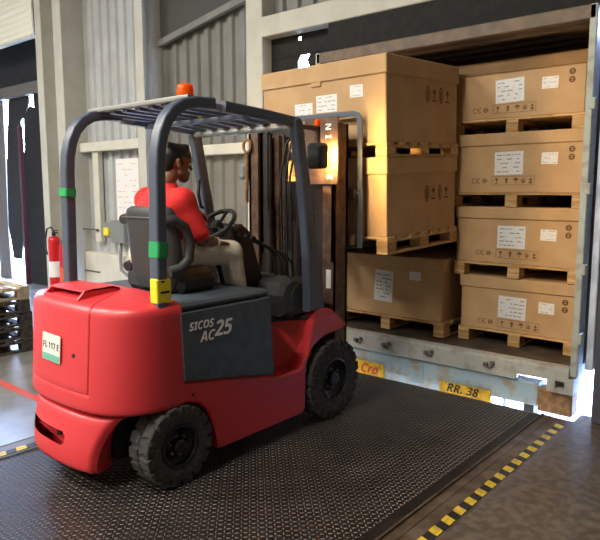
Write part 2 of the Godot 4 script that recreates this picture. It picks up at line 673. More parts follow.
	var lc := [
		[Vector2(-4.60, 0.0), Vector2(-3.70, 0.0), Vector2(-3.70, 2.82), Vector2(-4.205, 2.835), Vector2(-4.60, 2.835)],
		[Vector2(-4.60, 2.83), Vector2(-4.205, 2.83), Vector2(-4.21, 2.93), Vector2(-4.175, 2.99), Vector2(-4.60, 2.99)],
		[Vector2(-4.05, 2.82), Vector2(-3.70, 2.81), Vector2(-3.70, 2.99), Vector2(-4.04, 2.99), Vector2(-4.085, 2.93), Vector2(-4.06, 2.88)],
	]
	for q in lc:
		part(sh, "side_curtain", flat(q, -4.9, 0.02), M.curtain)
	for q in [[-4.60, 2.985, -3.70, 3.13], [-4.60, 3.13, -4.205, 3.3], [-4.16, 3.13, -3.70, 3.3], [-4.205, 3.165, -4.16, 3.3]]:
		part(sh, "side_curtain", flat([Vector2(q[0], q[1]), Vector2(q[2], q[1]), Vector2(q[2], q[3]), Vector2(q[0], q[3])], -4.9, 0.02), M.curtain)

	# neighbouring bay at the far left: rolled shutter and torn curtains
	var dr := setting("door_1")
	var slat := MB.new()
	slat.prism(PackedVector2Array([Vector2(0, -0.048), Vector2(0.012, -0.044), Vector2(0.022, 0.0), Vector2(0.012, 0.044), Vector2(0, 0.048), Vector2(-0.008, 0.048), Vector2(-0.008, -0.048)]), Vector3.ZERO, Z, Y, X, -2.55, 2.55)
	var slm := slat.mesh()
	for k in 26:
		piece(dr, "slat", slm, M.shutter, Vector3(-11.95, 4.02 + 0.096 * k, -4.82))
	part(dr, "bottom_bar", one(Vector3(-14.5, 3.94, -4.86), Vector3(-9.4, 3.98, -4.78)), M.cream)
	var ls := setting("trim_2")
	part(ls, "head_curtain", one(Vector3(-14.5, 3.42, -5.32), Vector3(-9.2, 4.3, -5.28)), M.curtain)
	part(ls, "head_bar", one(Vector3(-14.5, 3.25, -5.30), Vector3(-9.2, 3.44, -5.2)), M.curtain_brown)
	var cs := [
		[M.curtain_brown, [Vector2(-12.1, 3.3), Vector2(-11.58, 3.3), Vector2(-11.60, 2.2), Vector2(-11.66, 1.0), Vector2(-11.62, 0.0), Vector2(-12.1, 0.0)]],
		[M.curtain, [Vector2(-11.35, 3.3), Vector2(-10.60, 3.3), Vector2(-10.62, 3.12), Vector2(-10.80, 2.92), Vector2(-10.95, 2.86), Vector2(-10.97, 2.4), Vector2(-10.905, 2.2), Vector2(-11.065, 0.85), Vector2(-11.2, 0.40), Vector2(-11.50, 0.40), Vector2(-11.64, 1.0), Vector2(-11.555, 2.2)]],
		[M.curtain, [Vector2(-10.83, 2.90), Vector2(-10.60, 3.08), Vector2(-10.44, 3.04), Vector2(-10.46, 3.3), Vector2(-9.2, 3.3), Vector2(-9.2, 0.0), Vector2(-11.0, 0.0), Vector2(-11.05, 0.85), Vector2(-10.89, 2.18), Vector2(-10.85, 2.40)]],
	]
	for q in cs:
		part(ls, "torn_curtain", flat(q[1], -5.3, 0.02), q[0])
	part(ls, "guard_post", one(Vector3(-10.82, 0, -5.24), Vector3(-10.76, 2.75, -5.16), 0.005), M.maroon)

	# ground outside
	var g := setting("ground")
	part(g, "apron", one(Vector3(-40, -1.5, -60), Vector3(30, -1.3, -4.78)), M.concrete_out)

# ---------------------------------------------------------------- dock leveller and floor markings
func build_dock() -> void:
	var t := thing("dock_leveller", "dark chequered steel dock plate under the red forklift", "dock plate", Vector3(-2.65, 0, -2.6))
	part(t, "deck_plate", one(Vector3(-3.77, -0.02, -4.53), Vector3(-1.535, 0.0, -0.62)), M.tread)
	part(t, "front_lip", one(Vector3(-3.77, -0.16, -4.56), Vector3(-1.535, -0.004, -4.53)), M.steel_strip)
	var lug := MB.new()
	var lo := PackedVector2Array()
	var hi := PackedVector2Array()
	for k in 8:
		var an := TAU * k / 8.0
		lo.append(Vector2(cos(an) * 0.0118, sin(an) * 0.0044))
		hi.append(Vector2(cos(an) * 0.0085, sin(an) * 0.0024))
	for k in 8:
		var k2 := (k + 1) % 8
		lug.quad(Vector3(lo[k2].x, 0, lo[k2].y), Vector3(lo[k].x, 0, lo[k].y), Vector3(hi[k].x, 0.003, hi[k].y), Vector3(hi[k2].x, 0.003, hi[k2].y))
		lug.tri(Vector3(hi[k].x, 0.003, hi[k].y), Vector3(0, 0.0032, 0), Vector3(hi[k2].x, 0.003, hi[k2].y))
	var mm := MultiMesh.new()
	mm.transform_format = MultiMesh.TRANSFORM_3D
	mm.mesh = lug.mesh()
	var xs := []
	var p := 0.029
	var nx := int(2.2 / p)
	var nz := int(3.85 / p)
	mm.instance_count = nx * nz
	var c := 0
	for i in nx:
		for j in nz:
			var turn := PI / 4 if (i + j) % 2 == 0 else -PI / 4
			mm.set_instance_transform(c, Transform3D(Basis(Vector3.UP, turn), Vector3(-3.755 + p * i, 0.0, -4.51 + p * j) - off))
			c += 1
	var mi := MultiMeshInstance3D.new()
	mi.name = "tread_lugs"
	mi.multimesh = mm
	mi.material_override = M.lug
	mi.set_meta("kind", "stuff")
	t.add_child(mi)

	# steel frames of the pit, right and left
	t = thing("steel_edge_frame", "worn brown steel frame along the right edge of dock plate", "steel edge", Vector3(-1.42, 0, -2.6))
	var e := MB.new()
	e.bx(Vector3(-1.525, -0.3, -4.56), Vector3(-1.455, 0.0, -0.62))
	e.bx(Vector3(-1.462, -0.3, -4.56), Vector3(-1.300, -0.003, -0.62))
	e.bx(Vector3(-1.525, -0.3, -4.56), Vector3(-1.513, 0.012, -0.62))
	part(t, "angle_iron", e, M.steel_strip)
	t = thing("steel_edge_frame", "pale steel frame along the left edge of dock plate", "steel edge", Vector3(-3.88, 0, -2.6))
	e = MB.new()
	e.bx(Vector3(-3.99, -0.3, -4.56), Vector3(-3.78, -0.004, -0.62))
	e.bx(Vector3(-3.79, -0.3, -4.56), Vector3(-3.78, 0.010, -0.62))
	part(t, "angle_iron", e, M.grey_steel)

	hazard("black and yellow striped tape on the floor right of dock plate", -1.350, 0.058, -4.45, -1.9)
	hazard("black and yellow striped tape on the floor left of dock plate", -3.86, 0.06, -3.4, -0.9)

	# red painted lines on the left floor
	for a in [[Vector3(-5.6, 0, -2.32), Vector3(-4.0, 0.0015, -2.25), "long red line painted across the floor left of forklift"]]:
		var r := thing("floor_line", a[2], "floor marking", (a[0] + a[1]) / 2.0)
		part(r, "paint", one(a[0], a[1]), M.red_line)

func hazard(label: String, xc: float, w: float, z0: float, z1: float) -> void:
	var t := thing("hazard_tape", label, "hazard tape", Vector3(xc, 0, (z0 + z1) / 2.0))
	part(t, "black_tape", one(Vector3(xc - w / 2, -0.003, z0), Vector3(xc + w / 2, 0.001, z1)), M.tape_black)
	var mb := MB.new()
	var s := w * 1.1
	mb.prism(PackedVector2Array([Vector2(-w / 2, -s * 0.3), Vector2(w / 2, 0.0), Vector2(w / 2, s), Vector2(-w / 2, s - s * 0.3)]), Vector3.ZERO, X, Z, Y, 0.0, 0.0006)
	var m := mb.mesh()
	var z := z0 + 0.04
	while z < z1 - s:
		piece(t, "yellow_stripe", m, M.tape_yellow, Vector3(xc, 0.001, z) - off)
		z += 2.0 * s

# ---------------------------------------------------------------- container and trailer
func build_container() -> void:
	var zf := -4.62
	var t := thing("shipping_container", "open shipping container backed up to the dock full of cartons", "container", Vector3(-2.54, 0.2, -7.5))
	part(t, "floor_deck", one(Vector3(-3.74, 0.26, -10.6), Vector3(-1.34, 0.355, zf - 0.06)), M.cont_floor)
	# corrugated side walls, roof and end
	for s in [[-3.74, 1.0], [-1.34, -1.0]]:
		var p := PackedVector2Array()
		var q := []
		var z := -10.6
		while z < zf - 0.2:
			for a in [[0.0, 0.0], [0.30, 0.0], [0.42, 1.0], [0.85, 1.0]]:
				q.append(Vector2(z + 0.28 * a[0], a[1] * 0.035))
			z += 0.28
		for k in q:
			p.append(k)
		for k in range(q.size() - 1, -1, -1):
			p.append(q[k] - Vector2(0, 0.01))
		var mb := MB.new()
		mb.prism(p, Vector3(s[0], 0, 0), Z, X * s[1], Y, 0.3, 2.87)
		part(t, "side_wall", mb, M.cont_in)
	var rp := PackedVector2Array()
	var rq := []
	var zz := -10.6
	while zz < zf - 0.2:
		for a in [[0.0, 0.0], [0.35, 0.0], [0.45, 1.0], [0.9, 1.0]]:
			rq.append(Vector2(zz + 0.21 * a[0], -a[1] * 0.022))
		zz += 0.21
	for k in rq:
		rp.append(k)
	for k in range(rq.size() - 1, -1, -1):
		rp.append(rq[k] + Vector2(0, 0.01))
	var rb := MB.new()
	rb.prism(rp, Vector3(0, 2.88, 0), Z, Y, X, -3.75, -1.33)
	part(t, "roof_sheet", rb, M.cont_in)
	part(t, "end_wall", one(Vector3(-3.75, 0.26, -10.66), Vector3(-1.33, 2.89, -10.6)), M.cont_in)
	var hd := MB.new()
	hd.bx(Vector3(-3.75, 2.80, zf - 0.10), Vector3(-1.32, 2.90, zf), 0.008)
	hd.bx(Vector3(-3.70, 2.78, zf - 0.16), Vector3(-1.36, 2.84, zf - 0.10), 0.006)
	part(t, "door_header", hd, M.cont_in)
	# corner posts
	for x in [-3.76, -1.365]:
		var po := MB.new()
		po.bx(Vector3(x, 0.30, zf - 0.13), Vector3(x + 0.05, 2.90, zf), 0.006)
		part(t, "corner_post", po, M.cont_post)
	# hinge lugs on the near post
	for y in [0.55, 1.05, 1.62, 2.2]:
		var hg := MB.new()
		hg.bx(Vector3(-1.335, y, zf - 0.06), Vector3(-1.295, y + 0.08, zf + 0.01), 0.006)
		part(t, "hinge", hg, M.cont_post)
	# sill with its raised rail and door-stop lugs
	var si := MB.new()
	si.bx(Vector3(-3.76, 0.205, zf - 0.06), Vector3(-1.76, 0.345, zf), 0.006)
	si.bx(Vector3(-1.77, 0.250, zf - 0.06), Vector3(-1.37, 0.345, zf), 0.006)
	si.bx(Vector3(-3.74, 0.335, zf - 0.09), Vector3(-1.37, 0.360, zf - 0.005), 0.004)
	part(t, "door_sill", si, M.cont_sill)
	for x in [-3.28, -2.98, -2.55, -2.02]:
		var lu := MB.new()
		lu.bx(Vector3(x, 0.265, zf), Vector3(x + 0.035, 0.30, zf + 0.025), 0.004)
		lu.bx(Vector3(x + 0.055, 0.285, zf), Vector3(x + 0.085, 0.315, zf + 0.025), 0.004)
		lu.bx(Vector3(x + 0.02, 0.255, zf), Vector3(x + 0.07, 0.27, zf + 0.012))
		part(t, "sill_lug", lu, M.grey_steel)
	# near lower corner casting with its oval hole
	var fc := MB.new()
	var x0 := -1.525
	var x1 := -1.335
	var y0 := 0.165
	var y1 := 0.315
	y1 = 0.285
	fc.bx(Vector3(x0, y0, zf - 0.10), Vector3(x0 + 0.06, y1, zf + 0.006))
	fc.bx(Vector3(x1 - 0.06, y0, zf - 0.10), Vector3(x1, y1, zf + 0.006))
	fc.bx(Vector3(x0 + 0.06, y1 - 0.03, zf - 0.10), Vector3(x1 - 0.06, y1, zf + 0.006))
	fc.bx(Vector3(x0 + 0.06, y0, zf - 0.10), Vector3(x1 - 0.06, y0 + 0.03, zf + 0.006))
	fc.bx(Vector3(x0, y0, zf - 0.16), Vector3(x1, y1, zf - 0.10))
	part(t, "corner_casting", fc, M.cont_sill)
	# door leaf swung right back along the side, with locking bars
	var dl := group_part(t, "door_leaf")
	part(dl, "door_panel", one(Vector3(-1.275, 0.36, zf - 1.25), Vector3(-1.225, 2.72, zf - 0.05), 0.006), M.door_blue)
	for z in [zf - 0.16, zf - 0.55, zf - 0.95]:
		var b := MB.new()
		b.tube([Vector3(-1.205, 0.38, z), Vector3(-1.205, 2.7, z)], 0.016, 10)
		part(dl, "lock_rod", b, M.pale_metal)

	# trailer under the container
	t = thing("trailer_bumper", "rusty pale blue trailer rear beam with yellow plates below the container", "trailer", Vector3(-2.5, -0.6, -4.72))
	var bm := MB.new()
	bm.bx(Vector3(-3.85, 0.012, -4.80), Vector3(-1.60, 0.190, -4.66), 0.008)
	part(t, "rear_beam", bm, M.chassis)
	part(t, "end_block", one(Vector3(-1.60, -0.02, -4.80), Vector3(-1.35, 0.163, -4.66), 0.008), M.rust)
	part(t, "joint_bracket", one(Vector3(-2.70, -0.02, -4.665), Vector3(-2.58, 0.15, -4.645), 0.006), M.chassis)
	part(t, "lower_beam", one(Vector3(-3.85, -0.12, -4.78), Vector3(-2.0, 0.05, -4.68)), M.chassis)
	part(t, "hanger_bracket", one(Vector3(-1.885, -0.15, -4.80), Vector3(-1.865, 0.02, -4.70)), M.chassis)
	part(t, "hanger_bracket", one(Vector3(-1.72, -0.15, -4.80), Vector3(-1.64, 0.02, -4.70)), M.black)
	part(t, "chassis_rail", one(Vector3(-3.1, -0.2, -9.5), Vector3(-2.95, 0.12, -4.8)), M.rust)
	part(t, "chassis_rail", one(Vector3(-2.15, -0.02, -9.5), Vector3(-2.0, 0.12, -4.8)), M.rust)
	var y1p := part(t, "yellow_plate", one(Vector3(-3.36, -0.06, -4.672), Vector3(-2.98, 0.085, -4.652)), M.yellow)
	letters(y1p, "red_script", "Cro", 0.085, M.red_script, Transform3D(Basis.IDENTITY, Vector3(-3.13, 0.02, -4.651)), 0.002, 0.0, 0.35)
	var y2p := part(t, "yellow_plate", one(Vector3(-2.42, -0.06, -4.672), Vector3(-1.97, 0.055, -4.652)), M.yellow)
	letters(y2p, "black_letters", "RR. 38", 0.07, M.ink, Transform3D(Basis.IDENTITY, Vector3(-2.21, 0.012, -4.651)), 0.002, 0.0, 0.3)

# ---------------------------------------------------------------- pallets and cartons
func pallet(label: String, w: float, h: float, d: float, xf: Transform3D, tone := 0, group := "wooden pallets in the container", wood: Array = []) -> Node3D:
	# origin at the middle of the base; front is +z
	var t := thing("pallet", label, "pallet", Vector3.ZERO, group)
	off = Vector3.ZERO
	if wood.is_empty():
		wood = M.wood
	var tb := 0.02
	var nb := 7
	var bw := w
	for k in nb:      # deck boards run along x
		var z := -d / 2 + 0.05 + (d - 0.1) * k / (nb - 1)
		piece(t, "deck_board", box_mesh(Vector3(bw, tb, 0.1)), wood[(k + tone) % wood.size()], Vector3(0, h - tb / 2, z))
	for x in [-w / 2 + 0.05, 0.0, w / 2 - 0.05]:
		piece(t, "stringer_board", box_mesh(Vector3(0.1, tb, d)), wood[tone % wood.size()], Vector3(x, h - 1.5 * tb, 0))
		piece(t, "bottom_board", box_mesh(Vector3(0.1, tb, d)), wood[(tone + 1) % wood.size()], Vector3(x, tb / 2, 0))
		for z in [-d / 2 + 0.06, 0.0, d / 2 - 0.06]:
			piece(t, "block", box_mesh(Vector3(0.1, h - 3 * tb, 0.12)), wood[(tone + 2) % wood.size()], Vector3(x, tb + (h - 3 * tb) / 2, z))
	t.transform = xf
	return t

func carton(label: String, w: float, h: float, d: float, xf: Transform3D, lidh: float, group := "cartons stacked in the container") -> Node3D:
	var t := thing("cardboard_carton", label, "carton", Vector3.ZERO, group)
	off = Vector3.ZERO
	var m: Material = M.card
	part(t, "carton_body", one(Vector3(-w / 2, 0, -d / 2), Vector3(w / 2, h - 0.01, d / 2), 0.006), m)
	var l := MB.new()
	l.bx(Vector3(-w / 2 - 0.013, h - lidh, -d / 2 - 0.013), Vector3(w / 2 + 0.013, h, d / 2 + 0.013), 0.007)
	part(t, "lid", l, m)
	t.transform = xf
	return t

func sticker(t: Node3D, x: float, y: float, z: float, w: float, h: float, rows := 4, tilt := 0.0, seed_ := 1) -> void:
	var b := Basis(Vector3.BACK, tilt)
	var o := piece(t, "paper_label", box_mesh(Vector3(w, h, 0.0016), 0.0), M.paper, Vector3(x, y, z + 0.0008), b)
	var rng := RandomNumberGenerator.new()
	rng.seed = seed_
	var mb := MB.new()
	for k in rows:
		var yy := h * (0.36 - 0.72 * k / maxf(1.0, rows - 1))
		var x0 := -w * 0.42
		while x0 < w * 0.36:
			var ln := w * rng.randf_range(0.06, 0.2)
			if rng.randf() < 0.6:
				mb.bx(Vector3(x0, yy - h * 0.022, 0.0008), Vector3(minf(x0 + ln, w * 0.43), yy + h * 0.022, 0.0012))
			x0 += ln + w * 0.04
	if mb.v.size() > 0:
		var pr := MeshInstance3D.new()
		pr.name = "printed_lines"
		pr.mesh = mb.mesh()
		pr.material_override = M.paper_print
		pr.set_meta("kind", "stuff")
		o.add_child(pr)

# the row of handling marks: CE, recycling, framed symbols (flat print on the face z = 0, x to the right)
func marks_mesh() -> ArrayMesh:
	var mb := MB.new()
	var t := 0.0008
	var arc := func(cx: float, cy: float, r: float, a0: float, a1: float, wd: float) -> void:
		var n := 9
		for k in n:
			var p := a0 + (a1 - a0) * k / n
			var q := a0 + (a1 - a0) * (k + 1) / n
			mb.quad(Vector3(cx + cos(p) * (r - wd), cy + sin(p) * (r - wd), t), Vector3(cx + cos(p) * r, cy + sin(p) * r, t), Vector3(cx + cos(q) * r, cy + sin(q) * r, t), Vector3(cx + cos(q) * (r - wd), cy + sin(q) * (r - wd), t))
	arc.call(-0.155, 0.0, 0.022, 0.8, TAU - 0.8, 0.006)
	arc.call(-0.115, 0.0, 0.022, 0.8, TAU - 0.8, 0.006)
	mb.bx(Vector3(-0.135, -0.003, 0), Vector3(-0.112, 0.003, t))
	arc.call(-0.065, 0.0, 0.02, 0.0, TAU, 0.008)
	mb.bx(Vector3(-0.075, -0.004, 0), Vector3(-0.04, 0.004, t))
	# frame
	for q in [[0.0, -0.036, 0.35, -0.033], [0.0, 0.033, 0.35, 0.036], [0.0, -0.036, 0.003, 0.036], [0.347, -0.036, 0.35, 0.036]]:
		mb.bx(Vector3(q[0], q[1], 0), Vector3(q[2], q[3], t))
	# glass, arrows, umbrella, no-hook
	mb.prism(PackedVector2Array([Vector2(0.025, 0.02), Vector2(0.055, 0.02), Vector2(0.043, -0.005), Vector2(0.037, -0.005)]), Vector3.ZERO, X, Y, Z, 0, t)
	mb.bx(Vector3(0.038, -0.02, 0), Vector3(0.042, -0.004, t))
	mb.bx(Vector3(0.028, -0.025, 0), Vector3(0.052, -0.02, t))
	mb.prism(PackedVector2Array([Vector2(0.105, 0.006), Vector2(0.14, 0.006), Vector2(0.1225, 0.027)]), Vector3.ZERO, X, Y, Z, 0, t)
	mb.bx(Vector3(0.115, -0.022, 0), Vector3(0.130, 0.007, t))
	mb.prism(PackedVector2Array([Vector2(0.175, 0.002), Vector2(0.225, 0.002), Vector2(0.214, 0.018), Vector2(0.2, 0.025), Vector2(0.186, 0.018)]), Vector3.ZERO, X, Y, Z, 0, t)
	mb.bx(Vector3(0.198, -0.022, 0), Vector3(0.203, 0.004, t))
	arc.call(0.262, 0.0, 0.02, 0.0, TAU, 0.005)
	mb.bx(Vector3(0.255, -0.018, 0), Vector3(0.268, 0.008, t))
	mb.prism(PackedVector2Array([Vector2(0.305, 0.0), Vector2(0.335, 0.0), Vector2(0.32, 0.024)]), Vector3.ZERO, X, Y, Z, 0, t)
	mb.bx(Vector3(0.308, -0.024, 0), Vector3(0.332, -0.006, t))
	return mb.mesh()

func tall_marks_mesh() -> ArrayMesh:
	var mb := MB.new()
	var t := 0.0008
	for k in 4:
		var x := 0.10 * k
		if k % 2 == 0:
			for j in 12:
				var p := TAU * j / 12
				var q := TAU * (j + 1) / 12
				mb.quad(Vector3(x + cos(p) * 0.024, sin(p) * 0.052, t), Vector3(x + cos(p) * 0.034, sin(p) * 0.064, t), Vector3(x + cos(q) * 0.034, sin(q) * 0.064, t), Vector3(x + cos(q) * 0.024, sin(q) * 0.052, t))
			mb.bx(Vector3(x - 0.01, -0.04, 0), Vector3(x + 0.008, 0.035, t))
		else:
			mb.prism(PackedVector2Array([Vector2(x - 0.032, 0.012), Vector2(x + 0.032, 0.012), Vector2(x, 0.046)]), Vector3.ZERO, X, Y, Z, 0, t)
			mb.bx(Vector3(x - 0.006, -0.03, 0), Vector3(x + 0.006, 0.012, t))
			mb.bx(Vector3(x - 0.034, -0.05, 0), Vector3(x + 0.034, -0.038, t))
	return mb.mesh()

func build_cargo() -> void:
	var mk := marks_mesh()
	var tall := tall_marks_mesh()
	# right-hand stack of four inside the container
	var dz := 1.1
	var ph := 0.118
	var st := [  # x0, x1, base of pallet, top of carton, z front, turn
		[-2.43, -1.445, 0.357, 0.925, -5.00, 0.0, "bottom"],
		[-2.485, -1.435, 0.926, 1.512, -4.99, -0.006, "third"],
		[-2.575, -1.44, 1.513, 2.112, -4.98, 0.008, "second"],
		[-2.585, -1.47, 2.113, 2.69, -5.00, 0.0, "top"],
	]
	var pl := ["pallet on the container floor below the four-high carton stack, right", "pallet between bottom and third carton of the right stack", "pallet between third and second carton of the right stack, protruding left", "pallet directly below topmost carton of the right stack"]
	var cl := ["bottom carton of the four-high right stack, near the container floor", "third carton from the top of the right stack", "second carton from the top of the right stack", "topmost carton of the right stack, under the container roof"]
	for k in 4:
		var s = st[k]
		var w: float = s[1] - s[0]
		var cx: float = (s[0] + s[1]) / 2.0
		var hh: float = s[3] - s[2] - ph
		var b := Basis(Vector3.UP, s[5])
		pallet(pl[k], w + 0.01, ph, dz, Transform3D(b, Vector3(cx, s[2], s[4] - dz / 2)), k)
		var t := carton(cl[k], w - 0.02, hh, dz - 0.02, Transform3D(b, Vector3(cx, s[2] + ph, s[4] - dz / 2)), 0.10)
		var zf := dz / 2 - 0.01
		var top := hh
		sticker(t, -w * 0.03, top - 0.245, zf, 0.235, 0.185, 5, 0.02 * (k - 1), 10 + k)
		sticker(t, w * 0.255, top - 0.215, zf, 0.125, 0.09, 3, -0.02, 20 + k)
		var p := piece(t, "printed_symbols", mk, M.print, Vector3(-w * 0.15, top - 0.385, zf))
		var pr := MB.new()
		for q in [[0.0, 0.0], [0.0, -0.06]]:
			pr.lathe([Vector2(0.012, 0), Vector2(0.024, 0), Vector2(0.024, 0.0008), Vector2(0.012, 0.0008)], Vector3(w * 0.40 + q[0], top - 0.15 + q[1], zf), Z, 12)
			pr.bx(Vector3(w * 0.40 - 0.022, top - 0.155 + q[1], zf), Vector3(w * 0.40 + 0.022, top - 0.146 + q[1], zf + 0.0008))
		part(t, "printed_marks", pr, M.print)

	# load on the forks: two pallets with cartons, tilted back a little with the mast
	var base := Transform3D(Basis(Vector3.UP, deg_to_rad(-2.2)) * Basis(Vector3.RIGHT, deg_to_rad(2.4)), Vector3(-2.485, 1.172, -3.905))
	var W := 1.27
	var D := 1.04
	var mid := Vector3(-W / 2, 0, -D / 2)
	var lv := [0.0, 0.130, 0.718, 0.825, 1.442]
	pallet("pale pallet raised on the forklift forks below two cartons", W, 0.130, D, base * Transform3D(Basis.IDENTITY, mid), 0, "pallets lifted by the forklift")
	var c1 := carton("lower carton on the forks, half hidden by the load backrest", W - 0.03, lv[2] - lv[1], D - 0.03, base * Transform3D(Basis.IDENTITY, mid + Vector3(0, lv[1], 0)), 0.125, "cartons lifted by the forklift")
	piece(c1, "printed_symbols", tall, M.print, Vector3(W / 2 - 0.014, 0.30, -0.05), Basis(Vector3.UP, PI / 2))
	pallet("pallet between the two cartons lifted on the forks", W, 0.107, D, base * Transform3D(Basis.IDENTITY, mid + Vector3(0, lv[2], 0)), 1, "pallets lifted by the forklift")
	var c2 := carton("upper large carton on the forks with three white labels", W - 0.02, lv[4] - lv[3], D - 0.02, base * Transform3D(Basis.IDENTITY, mid + Vector3(0, lv[3], 0)), 0.135, "cartons lifted by the forklift")
	var h2: float = lv[4] - lv[3]
	var zf2 := (D - 0.02) / 2
	sticker(c2, -0.17, h2 - 0.33, zf2, 0.19, 0.10, 3, 0.0, 31)
	sticker(c2, 0.07, h2 - 0.30, zf2, 0.21, 0.13, 4, 0.0, 32)
	sticker(c2, 0.36, h2 - 0.235, zf2, 0.12, 0.09, 3, 0.0, 33)
	part(c2, "lid_tab", one(Vector3(-0.08, h2 - 0.165, zf2), Vector3(0.02, h2 - 0.13, zf2 + 0.012), 0.003), M.card)
	piece(c2, "printed_symbols", tall, M.print, Vector3(W / 2 - 0.009, 0.37, -0.05), Basis(Vector3.UP, PI / 2))

	# carton still on the container floor behind the forks
	var lx := -2.51
	var lz := -4.87
	pallet("pallet on the container floor below the raised forks", 1.20, 0.13, 1.15, Transform3D(Basis.IDENTITY, Vector3(lx - 0.60, 0.363, lz - 0.575)), 2)
	var c3 := carton("single carton on the container floor under the raised load", 1.15, 0.56, 1.10, Transform3D(Basis.IDENTITY, Vector3(lx - 0.61, 0.493, lz - 0.575)), 0.115)
	sticker(c3, -0.03, 0.27, 0.55, 0.20, 0.29, 7, -0.05, 41)
	sticker(c3, 0.30, 0.39, 0.55, 0.115, 0.075, 3, 0.0, 42)

# ---------------------------------------------------------------- forklift
func rrect(w: float, h: float, r: float, seg := 3) -> PackedVector2Array:
	var p := PackedVector2Array()
	for c in [[1, 1, 0.0], [-1, 1, PI / 2], [-1, -1, PI], [1, -1, PI * 1.5]]:
		for k in seg + 1:
			var a: float = c[2] + PI / 2 * k / seg
			p.append(Vector2(c[0] * (w / 2 - r) + cos(a) * r, c[1] * (h / 2 - r) + sin(a) * r))
	return p

func cw_point(th: float, y: float, inset := 0.0) -> Vector3:
	# plan of the counterweight: superellipse bulging to the rear
	var nn := 2.8
	var a := 0.570 - inset
	var b := 0.405 - 0.045 * (y - 0.45) / 0.58 - inset
	var c := cos(th)
	var s := maxf(sin(th), 0.0)
	return Vector3(CX - 0.027 + a * signf(c) * pow(absf(c), 2.0 / nn), y, -2.09 + b * pow(s, 2.0 / nn))

